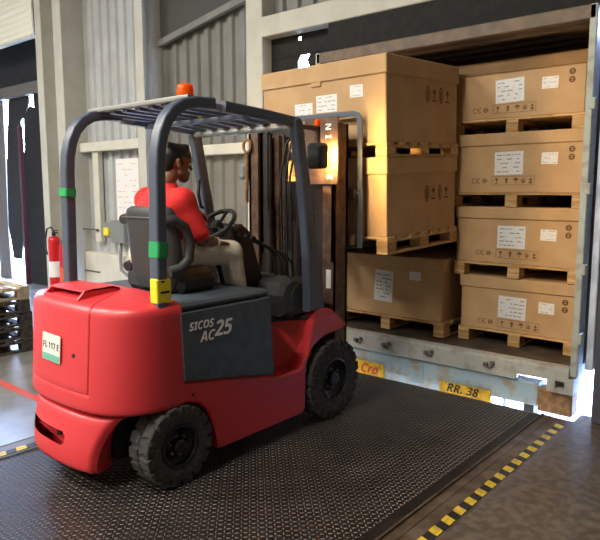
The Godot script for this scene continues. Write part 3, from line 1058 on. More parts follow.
func build_counterweight(t: Node3D) -> void:
	var ths := []
	var g0 := deg_to_rad(67.5)
	var g1 := deg_to_rad(122.0)
	for k in 61:
		ths.append(PI * k / 60.0)
	for q in [-0.75, -0.4, 0.4, 0.75]:
		ths.append(g0 + deg_to_rad(q))
		ths.append(g1 + deg_to_rad(q))
	ths.sort()
	var ys := [0.455, 0.462, 0.475, 0.50, 0.53, 0.551, 0.554, 0.559, 0.562, 0.60, 0.66, 0.74, 0.82, 0.90, 0.96, 0.985]
	var rows := []
	var gd := 0.006
	for y in ys:
		var row := []
		var ins := 0.0
		if y < 0.46:
			ins = 0.014
		elif y < 0.47:
			ins = 0.005
		row.append(Vector3(CX + 0.543 - ins, y, -2.135))
		for th in ths:
			var d := ins
			var da: float = absf(rad_to_deg(th - g0))
			var db: float = absf(rad_to_deg(g1 - th))
			if y > 0.553 and (da < 0.5 or db < 0.5):
				d += gd
			elif y > 0.553 and y < 0.56 and th > g0 - 0.005 and th < g1 + 0.005:
				d += gd
			row.append(cw_point(th, y, d))
		row.append(Vector3(CX - 0.597 + ins, y, -2.135))
		rows.append(row)
	# rounded shoulder and the gently domed top
	for q in [[1.005, 0.004], [1.02, 0.013], [1.032, 0.028], [1.040, 0.05], [1.052, 0.12], [1.064, 0.22], [1.072, 0.34], [1.074, 0.385]]:
		var row := []
		row.append(Vector3(CX + 0.543 - q[1], q[0], -2.135))
		for th in ths:
			var da: float = absf(rad_to_deg(th - g0))
			var db: float = absf(rad_to_deg(g1 - th))
			var p := cw_point(th, 0.985, minf(q[1], 0.33))
			if q[1] > 0.33:
				p.z = minf(p.z, -2.06)
			if (da < 0.5 or db < 0.5) and q[1] < 0.3:
				p.y -= 0.0
				p = cw_point(th, 0.985, minf(q[1], 0.33) + 0.003)
				p.y = q[0] - 0.005
			else:
				p.y = q[0]
			row.append(p)
		row.append(Vector3(CX - 0.597 + q[1], q[0], -2.135))
		rows.append(row)
	var mb := MB.new()
	mb.grid(rows, false, false, Vector3(CX, 0.7, -2.1))
	var last: Array = rows[-1]
	mb.fan(last, Vector3.UP)
	mb.fan(rows[0], Vector3.DOWN)
	var cw := part(t, "counterweight", mb, M.red)
	# intake scoop with its dark slot
	var sc := MB.new()
	var so := Vector3(-3.33, 1.046, -1.855)
	var yaw := Basis(Vector3.UP, 0.0)
	for cheek in [[-0.19, -0.172], [0.172, 0.19]]:
		sc.prism(PackedVector2Array([Vector2(0.075, -0.03), Vector2(0.070, 0.0), Vector2(0.025, 0.044), Vector2(-0.03, 0.052), Vector2(-0.16, 0.052), Vector2(-0.2, 0.04), Vector2(-0.2, -0.03)]), so, Z, Y, X, cheek[0], cheek[1])
	sc.prism(PackedVector2Array([Vector2(0.028, 0.036), Vector2(0.025, 0.044), Vector2(-0.03, 0.052), Vector2(-0.16, 0.052), Vector2(-0.2, 0.04), Vector2(-0.2, 0.03), Vector2(-0.16, 0.042), Vector2(-0.03, 0.042)]), so, Z, Y, X, -0.19, 0.19)
	sc.prism(PackedVector2Array([Vector2(0.075, -0.03), Vector2(0.070, 0.0), Vector2(0.060, 0.006), Vector2(0.055, -0.03)]), so, Z, Y, X, -0.19, 0.19)
	sc.prism(PackedVector2Array([Vector2(-0.10, -0.03), Vector2(-0.10, 0.048), Vector2(-0.19, 0.04), Vector2(-0.19, -0.03)]), so, Z, Y, X, -0.18, 0.18)
	part(cw, "air_scoop", sc, M.red)
	# number plate, lock hole
	var c0 := cw_point(deg_to_rad(101), 0.78)
	var c1 := cw_point(deg_to_rad(95), 0.78)
	var nb := Basis(Vector3.UP, -0.05) * Basis(Vector3.RIGHT, -0.08)
	var px := Vector3(-3.31, 0.765, cw_point(deg_to_rad(94), 0.765).z + 0.005)
	var pb := MB.new()
	pb.box(px, Vector3(0.215, 0.155, 0.006), 0.002, nb)
	var np := part(cw, "number_plate", pb, M.plate_cream)
	var gb := MB.new()
	gb.box(px + nb * Vector3(0, -0.055, 0.0035), Vector3(0.205, 0.038, 0.002), 0.0, nb)
	part(np, "green_band", gb, M.plate_green)
	letters(np, "plate_letters", "FL 117 E", 0.037, M.ink, Transform3D(nb, px + nb * Vector3(0.0, 0.012, 0.004)), 0.001)
	var kh := MB.new()
	var kp := cw_point(deg_to_rad(80.0), 0.755)
	kh.lathe([Vector2(0, 0), Vector2(0.012, 0), Vector2(0.012, 0.004), Vector2(0, 0.004)], kp, Vector3(0.2, 0.05, 1), 14)
	part(cw, "lock_hole", kh, M.black)

	# lower counterweight with the towing slot
	var us := [-1.0, -0.965, -0.93, -0.88, -0.80, -0.77, -0.735, -0.66, -0.50, -0.32, -0.12, 0.08, 0.22, 0.275, 0.31, 0.45, 0.58, 0.70, 0.80, 0.88, 0.93, 0.965, 1.0]
	var prof := [[0.438, -0.075], [0.432, -0.050], [0.418, -0.038], [0.39, -0.032], [0.345, -0.024], [0.318, -0.018], [0.305, -0.016], [0.255, -0.008], [0.242, -0.006], [0.19, -0.002], [0.155, 0.0], [0.135, -0.006], [0.125, -0.02]]
	var R := []
	for q in prof:
		var row := []
		var f: float = (q[0] - 0.125) / 0.313
		var er := 0.315 + 0.11 * f * f
		for w in us:
			var u: float = w * (er if w > 0 else 0.47)
			var z: float = -2.09 + 0.44 * pow(maxf(0.0, 1.0 - pow(absf(u) / 0.545, 2.6)), 1.0 / 2.6) + q[1]
			if absf(w) > 0.94:
				z -= 0.010 if absf(w) < 0.99 else 0.030
			row.append(Vector3(CX - 0.015 + u, q[0], z))
		R.append(row)
	var skip := {}
	for i in range(5, 8):
		for j in range(5, 13):
			if (i == 5 or i == 7) and (j == 5 or j == 12):
				continue
			skip[i * 10000 + j] = true
	var bm := MB.new()
	bm.grid(R, false, false, Vector3(CX, 0.28, -1.95), skip)
	# ends sweeping forward round the wheels, bottom and top
	for s in [-1, 1]:
		var E := []
		for q in R:
			var e: Vector3 = q[0] if s < 0 else q[-1]
			var row := []
			for k in 7:
				var f := k / 6.0
				row.append(e.lerp(Vector3(CX + s * 0.14, e.y, -1.92), f) + Vector3(s * 0.05 * sin(PI * f), 0, 0))
			E.append(row)
		bm.grid(E, false, false, Vector3(CX, 0.28, -1.95))
	var bot := []
	for e in R[-1]:
		bot.append(e)
	bot.append(Vector3(CX + 0.14, 0.125, -1.92))
	bot.append(Vector3(CX - 0.14, 0.125, -1.92))
	bm.fan(bot, Vector3.DOWN)
	var tp := []
	for e in R[0]:
		tp.append(e)
	tp.append(Vector3(CX + 0.14, 0.438, -1.92))
	tp.append(Vector3(CX - 0.14, 0.438, -1.92))
	bm.fan(tp, Vector3.UP)
	var lower := part(t, "lower_counterweight", bm, M.red)
	var rs := MB.new()
	# pocket behind the slot
	var xl := CX - 0.39
	var xr := CX + 0.125
	rs.quad(Vector3(xl, 0.318, -1.84), Vector3(xr, 0.318, -1.84), Vector3(xr, 0.318, -1.675), Vector3(xl, 0.318, -1.755))
	rs.quad(Vector3(xl, 0.242, -1.755), Vector3(xr, 0.242, -1.675), Vector3(xr, 0.242, -1.84), Vector3(xl, 0.242, -1.84))
	rs.quad(Vector3(xl, 0.242, -1.84), Vector3(xr, 0.242, -1.84), Vector3(xr, 0.318, -1.84), Vector3(xl, 0.318, -1.84))
	rs.quad(Vector3(xr, 0.242, -1.675), Vector3(xr, 0.318, -1.675), Vector3(xr, 0.318, -1.84), Vector3(xr, 0.242, -1.84))
	rs.quad(Vector3(xl, 0.242, -1.84), Vector3(xl, 0.318, -1.84), Vector3(xl, 0.318, -1.755), Vector3(xl, 0.242, -1.755))
	part(lower, "tow_slot", rs, M.red)
	var tpn := MB.new()
	tpn.lathe([Vector2(0, 0), Vector2(0.02, 0), Vector2(0.02, 0.076), Vector2(0, 0.076)], Vector3(CX - 0.10, 0.242, -1.74), Y, 12)
	part(lower, "tow_pin", tpn, M.black)

func wheel(t: Node3D, c: Vector3, R: float, w: float, s: float, rimr: float, lugs: int) -> void:
	# s = +1: outer face looks to +x
	var g := group_part(t, "wheel")
	var a := X * s
	var mb := MB.new()
	var h := w / 2
	mb.lathe([Vector2(rimr, h - 0.02), Vector2(rimr + 0.012, h - 0.004), Vector2(R * 0.80, h), Vector2(R * 0.815, h - 0.006), Vector2(R * 0.84, h - 0.001), Vector2(R * 0.90, h - 0.012), Vector2(R - 0.008, h - 0.012), Vector2(R - 0.008, -h + 0.012), Vector2(R * 0.90, -h + 0.012), Vector2(R * 0.80, -h), Vector2(rimr, -h + 0.02)], c, a, 40, false)
	# tread blocks
	for k in lugs:
		var an := TAU * k / lugs
		for side in [-1, 1]:
			var ang: float = an + (PI / lugs if side > 0 else 0.0)
			var rad := Vector3(0, sin(ang), cos(ang))
			var tan_ := a.cross(rad)
			var wd := TAU * R / lugs * 0.43
			var P := PackedVector2Array([Vector2(side * 0.006, -wd * 0.8), Vector2(side * h * 0.55, -wd * 1.0), Vector2(side * (h + 0.001), -wd * 0.7), Vector2(side * (h + 0.001), wd * 0.9), Vector2(side * h * 0.5, wd * 0.7), Vector2(side * 0.006, wd)])
			mb.prism(P, c, a, tan_, rad, R - 0.05, R, 0.005)
	part(g, "tyre", mb, M.tyre)
	var rm := MB.new()
	rm.lathe([Vector2(rimr + 0.006, h - 0.03), Vector2(rimr + 0.006, h - 0.002), Vector2(rimr - 0.008, h - 0.002), Vector2(rimr - 0.016, h - 0.03), Vector2(rimr * 0.62, h - 0.055), Vector2(rimr * 0.60, h - 0.06), Vector2(rimr * 0.34, h - 0.045), Vector2(rimr * 0.33, h - 0.005), Vector2(rimr * 0.22, h), Vector2(0.0, h), Vector2(0.0, h - 0.09), Vector2(rimr, h - 0.09)], c, a, 32, true)
	var rim := part(g, "rim", rm, M.rim)
	for k in 6:
		var an := TAU * (k + 0.3) / 6
		var b := MB.new()
		var o := c + a * (h - 0.055) + Vector3(0, sin(an), cos(an)) * rimr * 0.48
		b.lathe([Vector2(0, 0), Vector2(0.014, 0), Vector2(0.014, 0.02), Vector2(0.008, 0.032), Vector2(0, 0.034)], o, a, 6)
		part(g, "wheel_nut", b, M.bolt)

func build_forklift() -> void:
	var t := thing("forklift", "red electric counterbalance forklift carrying cartons towards the container", "forklift", Vector3(CX, 0, -2.8))
	build_counterweight(t)

	# chassis core behind the panels
	var ch := MB.new()
	ch.bx(Vector3(CX - 0.32, 0.14, -3.30), Vector3(CX + 0.32, 0.70, -2.45))
	ch.bx(Vector3(CX - 0.30, 0.16, -2.45), Vector3(CX + 0.30, 0.9, -1.85))
	ch.bx(Vector3(CX - 0.30, 0.18, -3.62), Vector3(CX + 0.30, 0.72, -3.30))
	part(t, "chassis", ch, M.black)

	# red side bodies with wheel arches, step and front fender
	var side := PackedVector2Array([Vector2(2.12, 0.62), Vector2(2.10, 0.462), Vector2(2.18, 0.458), Vector2(2.25, 0.435), Vector2(2.31, 0.38), Vector2(2.355, 0.29), Vector2(2.38, 0.20), Vector2(2.392, 0.118), Vector2(2.42, 0.112), Vector2(3.16, 0.118), Vector2(3.195, 0.14), Vector2(3.203, 0.30), Vector2(3.205, 0.43), Vector2(3.235, 0.515), Vector2(3.30, 0.578), Vector2(3.39, 0.615), Vector2(3.50, 0.630), Vector2(3.60, 0.640), Vector2(3.66, 0.652), Vector2(3.668, 0.672), Vector2(3.50, 0.800), Vector2(3.42, 0.828), Vector2(3.34, 0.838), Vector2(3.285, 0.80), Vector2(3.255, 0.68), Vector2(3.215, 0.54), Vector2(3.165, 0.46), Vector2(3.13, 0.437), Vector2(2.885, 0.437), Vector2(2.87, 0.462), Vector2(2.15, 0.585)])
	for s in [1.0, -1.0]:
		var sb := MB.new()
		sb.prism(side, Vector3(CX, 0, 0), Vector3(0, 0, -1), Y, X * s, 0.38, 0.542, 0.012)
		var b := part(t, "side_body", sb, M.red)
		# riser behind the step, sweeping in and out again
		var rows := []
		for y in [0.43, 0.50, 0.60, 0.70, 0.765]:
			var row := []
			for k in 13:
				var f := k / 12.0
				var z := lerpf(-2.80, -3.30, f)
				var dx: float = 0.16 * sin(PI * pow(f, 0.8)) * (0.9 + 0.2 * (y - 0.43))
				row.append(Vector3(CX + s * (0.525 - dx - 0.02), y, z))
			rows.append(row)
		var rz := MB.new()
		rz.grid(rows, false, false, Vector3(CX, 0.6, -3.05))
		part(b, "step_riser", rz, M.red)
		var sp := MB.new()
		sp.bx(Vector3(CX + s * 0.34, 0.40, -3.22), Vector3(CX + s * 0.528, 0.436, -2.80))
		part(b, "step_plate", sp, M.red)
		if s > 0:
			var bo := MB.new()
			bo.lathe([Vector2(0, 0), Vector2(0.009, 0), Vector2(0.009, 0.004), Vector2(0, 0.004)], Vector3(CX + 0.542, 0.50, -2.20), X, 10)
			part(b, "bolt", bo, M.black)
	# floor mat
	var fm := MB.new()
	var fp := PackedVector2Array()
	for k in 13:
		var f := k / 12.0
		fp.append(Vector2(CX + 0.535 - 0.16 * sin(PI * pow(f, 0.8)), lerpf(-2.80, -3.32, f)))
	fp.append(Vector2(CX + 0.50, -3.45))
	fp.append(Vector2(CX - 0.52, -3.45))
	fp.append(Vector2(CX - 0.52, -2.80))
	fm.prism(fp, Vector3.ZERO, X, Z, Y, 0.755, 0.785, 0.006)
	part(t, "floor_mat", fm, M.mat_black)

	# battery hood, dark
	var hood := MB.new()
	hood.bx(Vector3(CX - 0.535, 0.985, -2.845), Vector3(CX + 0.535, 1.028, -2.105), 0.016)
	hood.bx(Vector3(CX - 0.50, 0.46, -2.84), Vector3(CX + 0.50, 0.99, -2.12))
	var hd := part(t, "battery_hood", hood, M.panel)
	var sp := PackedVector2Array([Vector2(2.122, 0.980), Vector2(2.838, 0.980), Vector2(2.878, 0.466), Vector2(2.14, 0.592)])
	for s in [1.0, -1.0]:
		var pm := MB.new()
		pm.prism(sp, Vector3(CX, 0, 0), Vector3(0, 0, -1), Y, X * s, 0.48, 0.548, 0.006)
		part(hd, "side_cover", pm, M.panel)
	var tb := Basis(Vector3.UP, PI / 2)
	letters(hd, "silver_lettering", "SICOS", 0.046, M.silver_letter, Transform3D(tb, Vector3(CX + 0.549, 0.893, -2.272)), 0.002, 0, 0.22)
	letters(hd, "silver_lettering", "AC", 0.058, M.silver_letter, Transform3D(tb, Vector3(CX + 0.549, 0.822, -2.315)), 0.002, 0, 0.22)
	letters(hd, "silver_lettering", "25", 0.09, M.silver_letter, Transform3D(tb, Vector3(CX + 0.549, 0.852, -2.440)), 0.002, 0, 0.22)

	# overhead guard
	var gd := group_part(t, "overhead_guard")
	for s in [1.0, -1.0]:
		var x: float = CX + 0.03 + s * 0.455
		var zo := -0.042
		var path := []
		for q in [[-1.985, 1.02], [-1.992, 1.40], [-1.998, 1.76], [-2.006, 1.86], [-2.026, 1.945], [-2.06, 2.02], [-2.11, 2.075], [-2.175, 2.112], [-2.26, 2.130], [-2.385, 2.136]]:
			path.append(Vector3(x, q[1], q[0] + zo))
		var mb := MB.new()
		mb.sweep(path, rrect(0.066, 0.078, 0.014), X)
		part(gd, "rear_leg", mb, M.guard)
		mb = MB.new()
		x = CX + s * 0.495
		mb.sweep([Vector3(x - s * 0.03, 2.125, -2.40), Vector3(x - s * 0.01, 2.12, -2.58)], rrect(0.04, 0.045, 0.008), X)
		part(gd, "rail_link", mb, M.pale_metal)
		mb = MB.new()
		mb.sweep([Vector3(x, 2.128, -2.50), Vector3(x, 2.110, -2.85), Vector3(x, 2.088, -3.16)], rrect(0.064, 0.066, 0.012), X)
		part(gd, "side_rail", mb, M.guard)
		mb = MB.new()
		mb.prism(PackedVector2Array([Vector2(3.085, 2.10), Vector2(3.13, 2.122), Vector2(3.172, 2.10), Vector2(3.275, 1.6), Vector2(3.345, 1.2), Vector2(3.415, 0.82), Vector2(3.235, 0.82), Vector2(3.225, 1.2), Vector2(3.185, 1.6)]), Vector3(CX, 0, 0), Vector3(0, 0, -1), Y, X * s, 0.472, 0.540, 0.010)
		part(gd, "front_pillar", mb, M.guard)
	var cb := MB.new()
	cb.sweep([Vector3(CX - 0.50, 2.155, -2.27), Vector3(CX + 0.50, 2.155, -2.27)], rrect(0.05, 0.03, 0.008), Y)
	part(gd, "rear_crossbar", cb, M.pale_metal)
	cb = MB.new()
	cb.tube([Vector3(CX - 0.50, 2.06, -3.12), Vector3(CX + 0.50, 2.06, -3.12)], 0.022, 14)
	part(gd, "front_crossbar", cb, M.pale_metal)
	cb = MB.new()
	cb.sweep([Vector3(CX - 0.50, 2.09, -2.70), Vector3(CX + 0.50, 2.09, -2.70)], rrect(0.04, 0.03, 0.006), Y)
	part(gd, "middle_crossbar", cb, M.guard)
	for k in 7:
		var u := -0.39 + 0.13 * k
		cb = MB.new()
		cb.sweep([Vector3(CX + u, 2.132, -2.27), Vector3(CX + u, 2.122, -2.7), Vector3(CX + u, 2.09, -3.13)], rrect(0.022, 0.05, 0.006), X)
		part(gd, "roof_slat", cb, M.guard)
	var yc := MB.new()
	yc.ball(Vector3(-3.09, 2.118, -2.647), Vector3(0.018, 0.016, 0.018), 10, 6)
	part(gd, "yellow_cap", yc, M.yellow_tag, "small yellow cap")
	# beacon on the guard
	var bc := group_part(t, "beacon_light")
	var bo := Vector3(-3.00, 2.155, -2.46)
	var b1 := MB.new()
	b1.lathe([Vector2(0, 0), Vector2(0.042, 0), Vector2(0.042, 0.03), Vector2(0.036, 0.034), Vector2(0, 0.034)], bo, Y, 20)
	part(bc, "beacon_base", b1, M.black)
	b1 = MB.new()
	b1.lathe([Vector2(0.0, 0.03), Vector2(0.050, 0.03), Vector2(0.051, 0.07), Vector2(0.049, 0.10), Vector2(0.044, 0.116), Vector2(0.028, 0.125), Vector2(0.0, 0.127)], bo, Y, 20, false)
	part(bc, "beacon_lens", b1, M.amber, "orange beacon lens")
	# yellow plastic tag and tapes on the guard legs
	var lx := CX + 0.485
	var tg := MB.new()
	tg.bx(Vector3(lx - 0.025, 1.045, -2.085), Vector3(lx + 0.040, 1.18, -1.988), 0.006)
	part(gd, "yellow_tag", tg, M.yellow_tag, "bright yellow plastic tag")
	tg = MB.new()
	tg.bx(Vector3(lx + 0.03, 1.10, -2.07), Vector3(lx + 0.0412, 1.113, -2.01))
	tg.bx(Vector3(lx + 0.03, 1.16, -2.04), Vector3(lx + 0.0412, 1.17, -2.015))
	part(gd, "tag_print", tg, M.ink)
	for q in [[lx, 1.335, 0.085], [CX + 0.03 - 0.455, 1.635, 0.05]]:
		tg = MB.new()
		tg.sweep([Vector3(q[0], q[1] - q[2] / 2, -2.033), Vector3(q[0], q[1] + q[2] / 2, -2.038)], rrect(0.076, 0.090, 0.014), X)
		part(gd, "green_tape", tg, M.green, "band of green tape")
	# grab handle and dark bracket on the far front pillar
	var gh := MB.new()
	gh.tube([Vector3(-3.62, 1.72, -3.09), Vector3(-3.55, 1.71, -3.02), Vector3(-3.54, 1.62, -3.0), Vector3(-3.55, 1.53, -3.03), Vector3(-3.62, 1.52, -3.11)], 0.013, 8)
	part(gd, "grab_handle", gh, M.black)

	# seat
	var seat := group_part(t, "operator_seat")
	var sb2 := MB.new()
	var rows := []
	for q in [[1.06, 0.20, -2.24, 0.07], [1.12, 0.245, -2.235, 0.085], [1.25, 0.26, -2.225, 0.085], [1.40, 0.255, -2.205, 0.08], [1.50, 0.25, -2.19, 0.075], [1.535, 0.235, -2.185, 0.06], [1.552, 0.20, -2.185, 0.035]]:
		var row := []
		for k in 28:
			var an := TAU * k / 28
			var cc := cos(an)
			var ss := sin(an)
			row.append(Vector3(CX + 0.068 + 0.86 * q[1] * signf(cc) * pow(absf(cc), 0.45), q[0], q[2] - 0.085 + 0.62 * q[3] * signf(ss) * pow(absf(ss), 0.6) + 0.05 * cc * cc * -1.0 + 0.02))
		rows.append(row)
	sb2.grid(rows, true)
	sb2.fan(rows[-1], Y)
	sb2.fan(rows[0], -Y)
	part(seat, "seat_back", sb2, M.vinyl)
	var pipe := MB.new()
	pipe.box(Vector3(CX + 0.068, 1.487, -2.215), Vector3(0.36, 0.012, 0.02), 0.004)
	part(seat, "back_trim", pipe, M.vinyl_light)
	sb2 = MB.new()
	sb2.bx(Vector3(CX - 0.20, 1.03, -2.66), Vector3(CX + 0.24, 1.17, -2.28), 0.03)
	part(seat, "seat_cushion", sb2, M.vinyl)
	for s in [1.0, -1.0]:
		var hr := MB.new()
		var x: float = CX + 0.055 + s * 0.235
		hr.tube([Vector3(x - s * 0.03, 1.47, -2.25), Vector3(x, 1.475, -2.30), Vector3(x + s * 0.005, 1.43, -2.37), Vector3(x + s * 0.01, 1.34, -2.405), Vector3(x + s * 0.005, 1.24, -2.395), Vector3(x, 1.19, -2.34), Vector3(x - s * 0.02, 1.17, -2.27)], 0.032, 12)
		part(seat, "hip_bolster", hr, M.vinyl)
		hr = MB.new()
		hr.bx(Vector3(CX + 0.03 + s * 0.18, 1.03, -2.62), Vector3(CX + 0.03 + s * 0.27, 1.14, -2.33), 0.03)
		part(seat, "seat_flank", hr, M.black)

	# steering column, wheel and dashboard
	var sw := Vector3(CX + 0.02, 1.42, -2.86)
	var col := MB.new()
	col.prism(PackedVector2Array([Vector2(2.90, 1.40), Vector2(3.00, 1.42), Vector2(3.08, 1.36), Vector2(3.28, 0.80), Vector2(3.08, 0.80), Vector2(2.98, 1.15), Vector2(2.88, 1.30)]), Vector3(CX, 0, 0), Vector3(0, 0, -1), Y, X, -0.15, 0.15, 0.02)
	part(t, "steering_console", col, M.mast_dark)
	var gg := MB.new()
	gg.box(Vector3(CX + 0.08, 1.407, -2.95), Vector3(0.03, 0.02, 0.02), 0.003)
	part(t, "gauge_light", gg, M.gauge_glow)
	var wb := Basis(Vector3.RIGHT, deg_to_rad(38))
	var st := group_part(t, "steering_wheel")
	var ring := []
	for k in 37:
		var an := TAU * k / 36
		ring.append(sw + wb * Vector3(cos(an) * 0.145, 0, sin(an) * 0.145))
	var rg := MB.new()
	rg.tube(ring, 0.016, 10, false)
	part(st, "wheel_rim", rg, M.black)
	rg = MB.new()
	for an in [0.5, PI - 0.5, PI * 1.5]:
		rg.tube([sw + wb * Vector3(0, -0.02, 0), sw + wb * Vector3(cos(an) * 0.14, 0, sin(an) * 0.14)], 0.011, 8)
	rg.lathe([Vector2(0, -0.10), Vector2(0.04, -0.10), Vector2(0.045, 0.0), Vector2(0.03, 0.015), Vector2(0, 0.018)], sw, wb * Y, 16)
	part(st, "wheel_hub", rg, M.black)
	# front cowl
	var co := MB.new()
	co.prism(PackedVector2Array([Vector2(3.14, 0.78), Vector2(3.10, 0.92), Vector2(3.13, 1.00), Vector2(3.20, 1.04), Vector2(3.40, 1.03), Vector2(3.46, 0.98), Vector2(3.47, 0.78)]), Vector3(CX, 0, 0), Vector3(0, 0, -1), Y, X, -0.47, 0.47, 0.03)
	part(t, "front_cowl", co, M.vinyl)
	co = MB.new()
	co.prism(PackedVector2Array([Vector2(3.05, 0.80), Vector2(3.02, 0.95), Vector2(3.06, 1.03), Vector2(3.14, 1.065), Vector2(3.24, 1.05), Vector2(3.27, 0.95), Vector2(3.27, 0.80)]), Vector3(CX, 0, 0), Vector3(0, 0, -1), Y, X, 0.30, 0.465, 0.03)
	part(t, "cowl_end", co, M.vinyl)
	# hydraulic levers
	for k in 4:
		var lv := MB.new()
		var x := CX + 0.14 + 0.055 * k
		lv.tube([Vector3(x, 1.37 - 0.012 * k, -2.93), Vector3(x + 0.005, 1.30 - 0.012 * k, -3.08), Vector3(x + 0.01, 1.235 - 0.012 * k, -3.25), Vector3(x + 0.012, 1.16 - 0.01 * k, -3.31), Vector3(x + 0.012, 1.0, -3.33)], 0.008, 8)
		lv.ball(Vector3(x, 1.37 - 0.012 * k, -2.93), Vector3(0.02, 0.018, 0.024), 10, 6)
		part(t, "control_lever", lv, M.black)

	# wheels
	wheel(t, Vector3(CX + 0.475, 0.232, -2.095), 0.228, 0.17, 1.0, 0.118, 16)
	wheel(t, Vector3(CX - 0.455, 0.232, -2.095), 0.228, 0.17, -1.0, 0.118, 16)
	wheel(t, Vector3(CX + 0.47, 0.291, -3.500), 0.287, 0.20, 1.0, 0.150, 20)
	wheel(t, Vector3(CX - 0.47, 0.291, -3.500), 0.287, 0.20, -1.0, 0.150, 20)

	# mast
	var tilt := Basis(Vector3.RIGHT, deg_to_rad(1.4))
	var ms := group_part(t, "mast")
	for s in [1.0, -1.0]:
		var u: float = s * (0.455 if s > 0 else 0.385)
		var mb := MB.new()
		# outer channel, open to the middle
		mb.bx(Vector3(CX + u - 0.012, 0.12, -3.77), Vector3(CX + u + 0.012, 2.13, -3.60))
		mb.bx(Vector3(CX + u - s * 0.09, 0.12, -3.625), Vector3(CX + u + s * 0.012, 2.13, -3.60))
		mb.bx(Vector3(CX + u - s * 0.09, 0.12, -3.77), Vector3(CX + u + s * 0.012, 2.13, -3.745))
		part(ms, "outer_channel", mb, M.mast)
		mb = MB.new()
		var ui: float = u - s * 0.105
		mb.bx(Vector3(CX + ui - 0.012, 0.18, -3.80), Vector3(CX + ui + 0.012, 2.10, -3.63))
		mb.bx(Vector3(CX + ui - s * 0.06, 0.18, -3.655), Vector3(CX + ui + s * 0.012, 2.10, -3.63))
		part(ms, "inner_channel", mb, M.mast_dark)
		mb = MB.new()
		mb.lathe([Vector2(0, 0.2), Vector2(0.032, 0.2), Vector2(0.032, 1.45), Vector2(0.036, 1.45), Vector2(0.036, 1.49), Vector2(0.018, 1.49), Vector2(0.018, 2.08), Vector2(0, 2.08)], Vector3(CX + u - s * 0.165, 0, -3.66), Y, 14)
		part(ms, "lift_cylinder", mb, M.mast_dark)
		mb = MB.new()
		for k in 44:
			mb.bx(Vector3(CX + s * 0.10 - (0.013 if k % 2 == 0 else 0.009), 0.5 + 0.036 * k, -3.70), Vector3(CX + s * 0.10 + (0.013 if k % 2 == 0 else 0.009), 0.533 + 0.036 * k, -3.685))
		part(ms, "lift_chain", mb, M.chain)
	for s in [1.0, -1.0]:
		var mb2 := MB.new()
		var u3: float = s * (0.285 if s > 0 else 0.215)
		mb2.bx(Vector3(CX + u3 - 0.05, 0.22, -3.80), Vector3(CX + u3 + 0.05, 2.08, -3.70), 0.006)
		part(ms, "innermost_channel", mb2, M.mast)
	var fl := MB.new()
	fl.lathe([Vector2(0, 0.2), Vector2(0.055, 0.2), Vector2(0.055, 1.30), Vector2(0.06, 1.30), Vector2(0.06, 1.36), Vector2(0.034, 1.36), Vector2(0.034, 2.0), Vector2(0, 2.0)], Vector3(CX + 0.03, 0, -3.74), Y, 18)
	part(ms, "free_lift_cylinder", fl, M.mast_dark)
	for y in [0.55, 1.33, 2.06]:
		part(ms, "cross_member", one(Vector3(CX - 0.40, y, -3.79), Vector3(CX + 0.37, y + 0.085, -3.745), 0.006), M.mast_dark)
	# hydraulic hoses and a ring bolt at the far side
	for k in 3:
		var hs := MB.new()
		var x := CX - 0.05 + 0.05 * k
		hs.tube([Vector3(x, 0.75, -3.63), Vector3(x + 0.01, 1.3, -3.60), Vector3(x - 0.015, 1.75, -3.61), Vector3(x + 0.02, 2.0, -3.64), Vector3(x + 0.02, 2.06, -3.70)], 0.009, 8)
		part(ms, "hydraulic_hose", hs, M.black)
	var rb := MB.new()
	var rr := []
	for k in 25:
		var an := TAU * k / 24
		rr.append(Vector3(CX - 0.40 + cos(an) * 0.042, 2.0 + sin(an) * 0.05, -3.585))
	rb.tube(rr, 0.012, 8, false)
	rb.tube([Vector3(CX - 0.40, 1.94, -3.585), Vector3(CX - 0.41, 1.55, -3.585)], 0.016, 8)
	part(ms, "ring_bolt", rb, M.rust)
	# head plate with side lettering, beside the near channel
	var hp := part(ms, "head_plate", one(Vector3(CX + 0.20, 1.69, -3.60), Vector3(CX + 0.51, 2.17, -3.585), 0.004), M.mast)
	var rot := Basis(Vector3.BACK, -PI / 2)
	letters(hp, "white_letters", "N", 0.05, M.white, Transform3D(rot, Vector3(CX + 0.425, 2.10, -3.583)), 0.002)
	letters(hp, "white_letters", "I", 0.05, M.white, Transform3D(rot, Vector3(CX + 0.425, 2.03, -3.583)), 0.002)
	letters(hp, "white_letters", "E", 0.05, M.white, Transform3D(rot, Vector3(CX + 0.44, 1.745, -3.583)), 0.002)
	var yd := MB.new()
	yd.lathe([Vector2(0, 0), Vector2(0.052, 0), Vector2(0.052, 0.003), Vector2(0, 0.003)], Vector3(CX + 0.452, 1.872, -3.585), Z, 20)
	part(hp, "yellow_disc", yd, mat(c8(240, 176, 8), 0.7), "round yellow disc")
	part(ms, "white_sticker", one(Vector3(CX + 0.40, 0.93, -3.60), Vector3(CX + 0.445, 1.07, -3.5985)), M.white)
	# carriage with load backrest and forks
	var ca := group_part(t, "fork_carriage")
	part(ca, "carriage_plate", one(Vector3(CX - 0.50, 1.24, -3.86), Vector3(CX + 0.50, 1.32, -3.81), 0.006), M.mast)
	part(ca, "carriage_plate", one(Vector3(CX - 0.50, 1.58, -3.86), Vector3(CX + 0.50, 1.66, -3.81), 0.006), M.mast)
	part(ca, "carriage_bracket", one(Vector3(CX - 0.20, 1.16, -3.83), Vector3(CX + 0.20, 1.72, -3.76), 0.006), M.mast_dark)
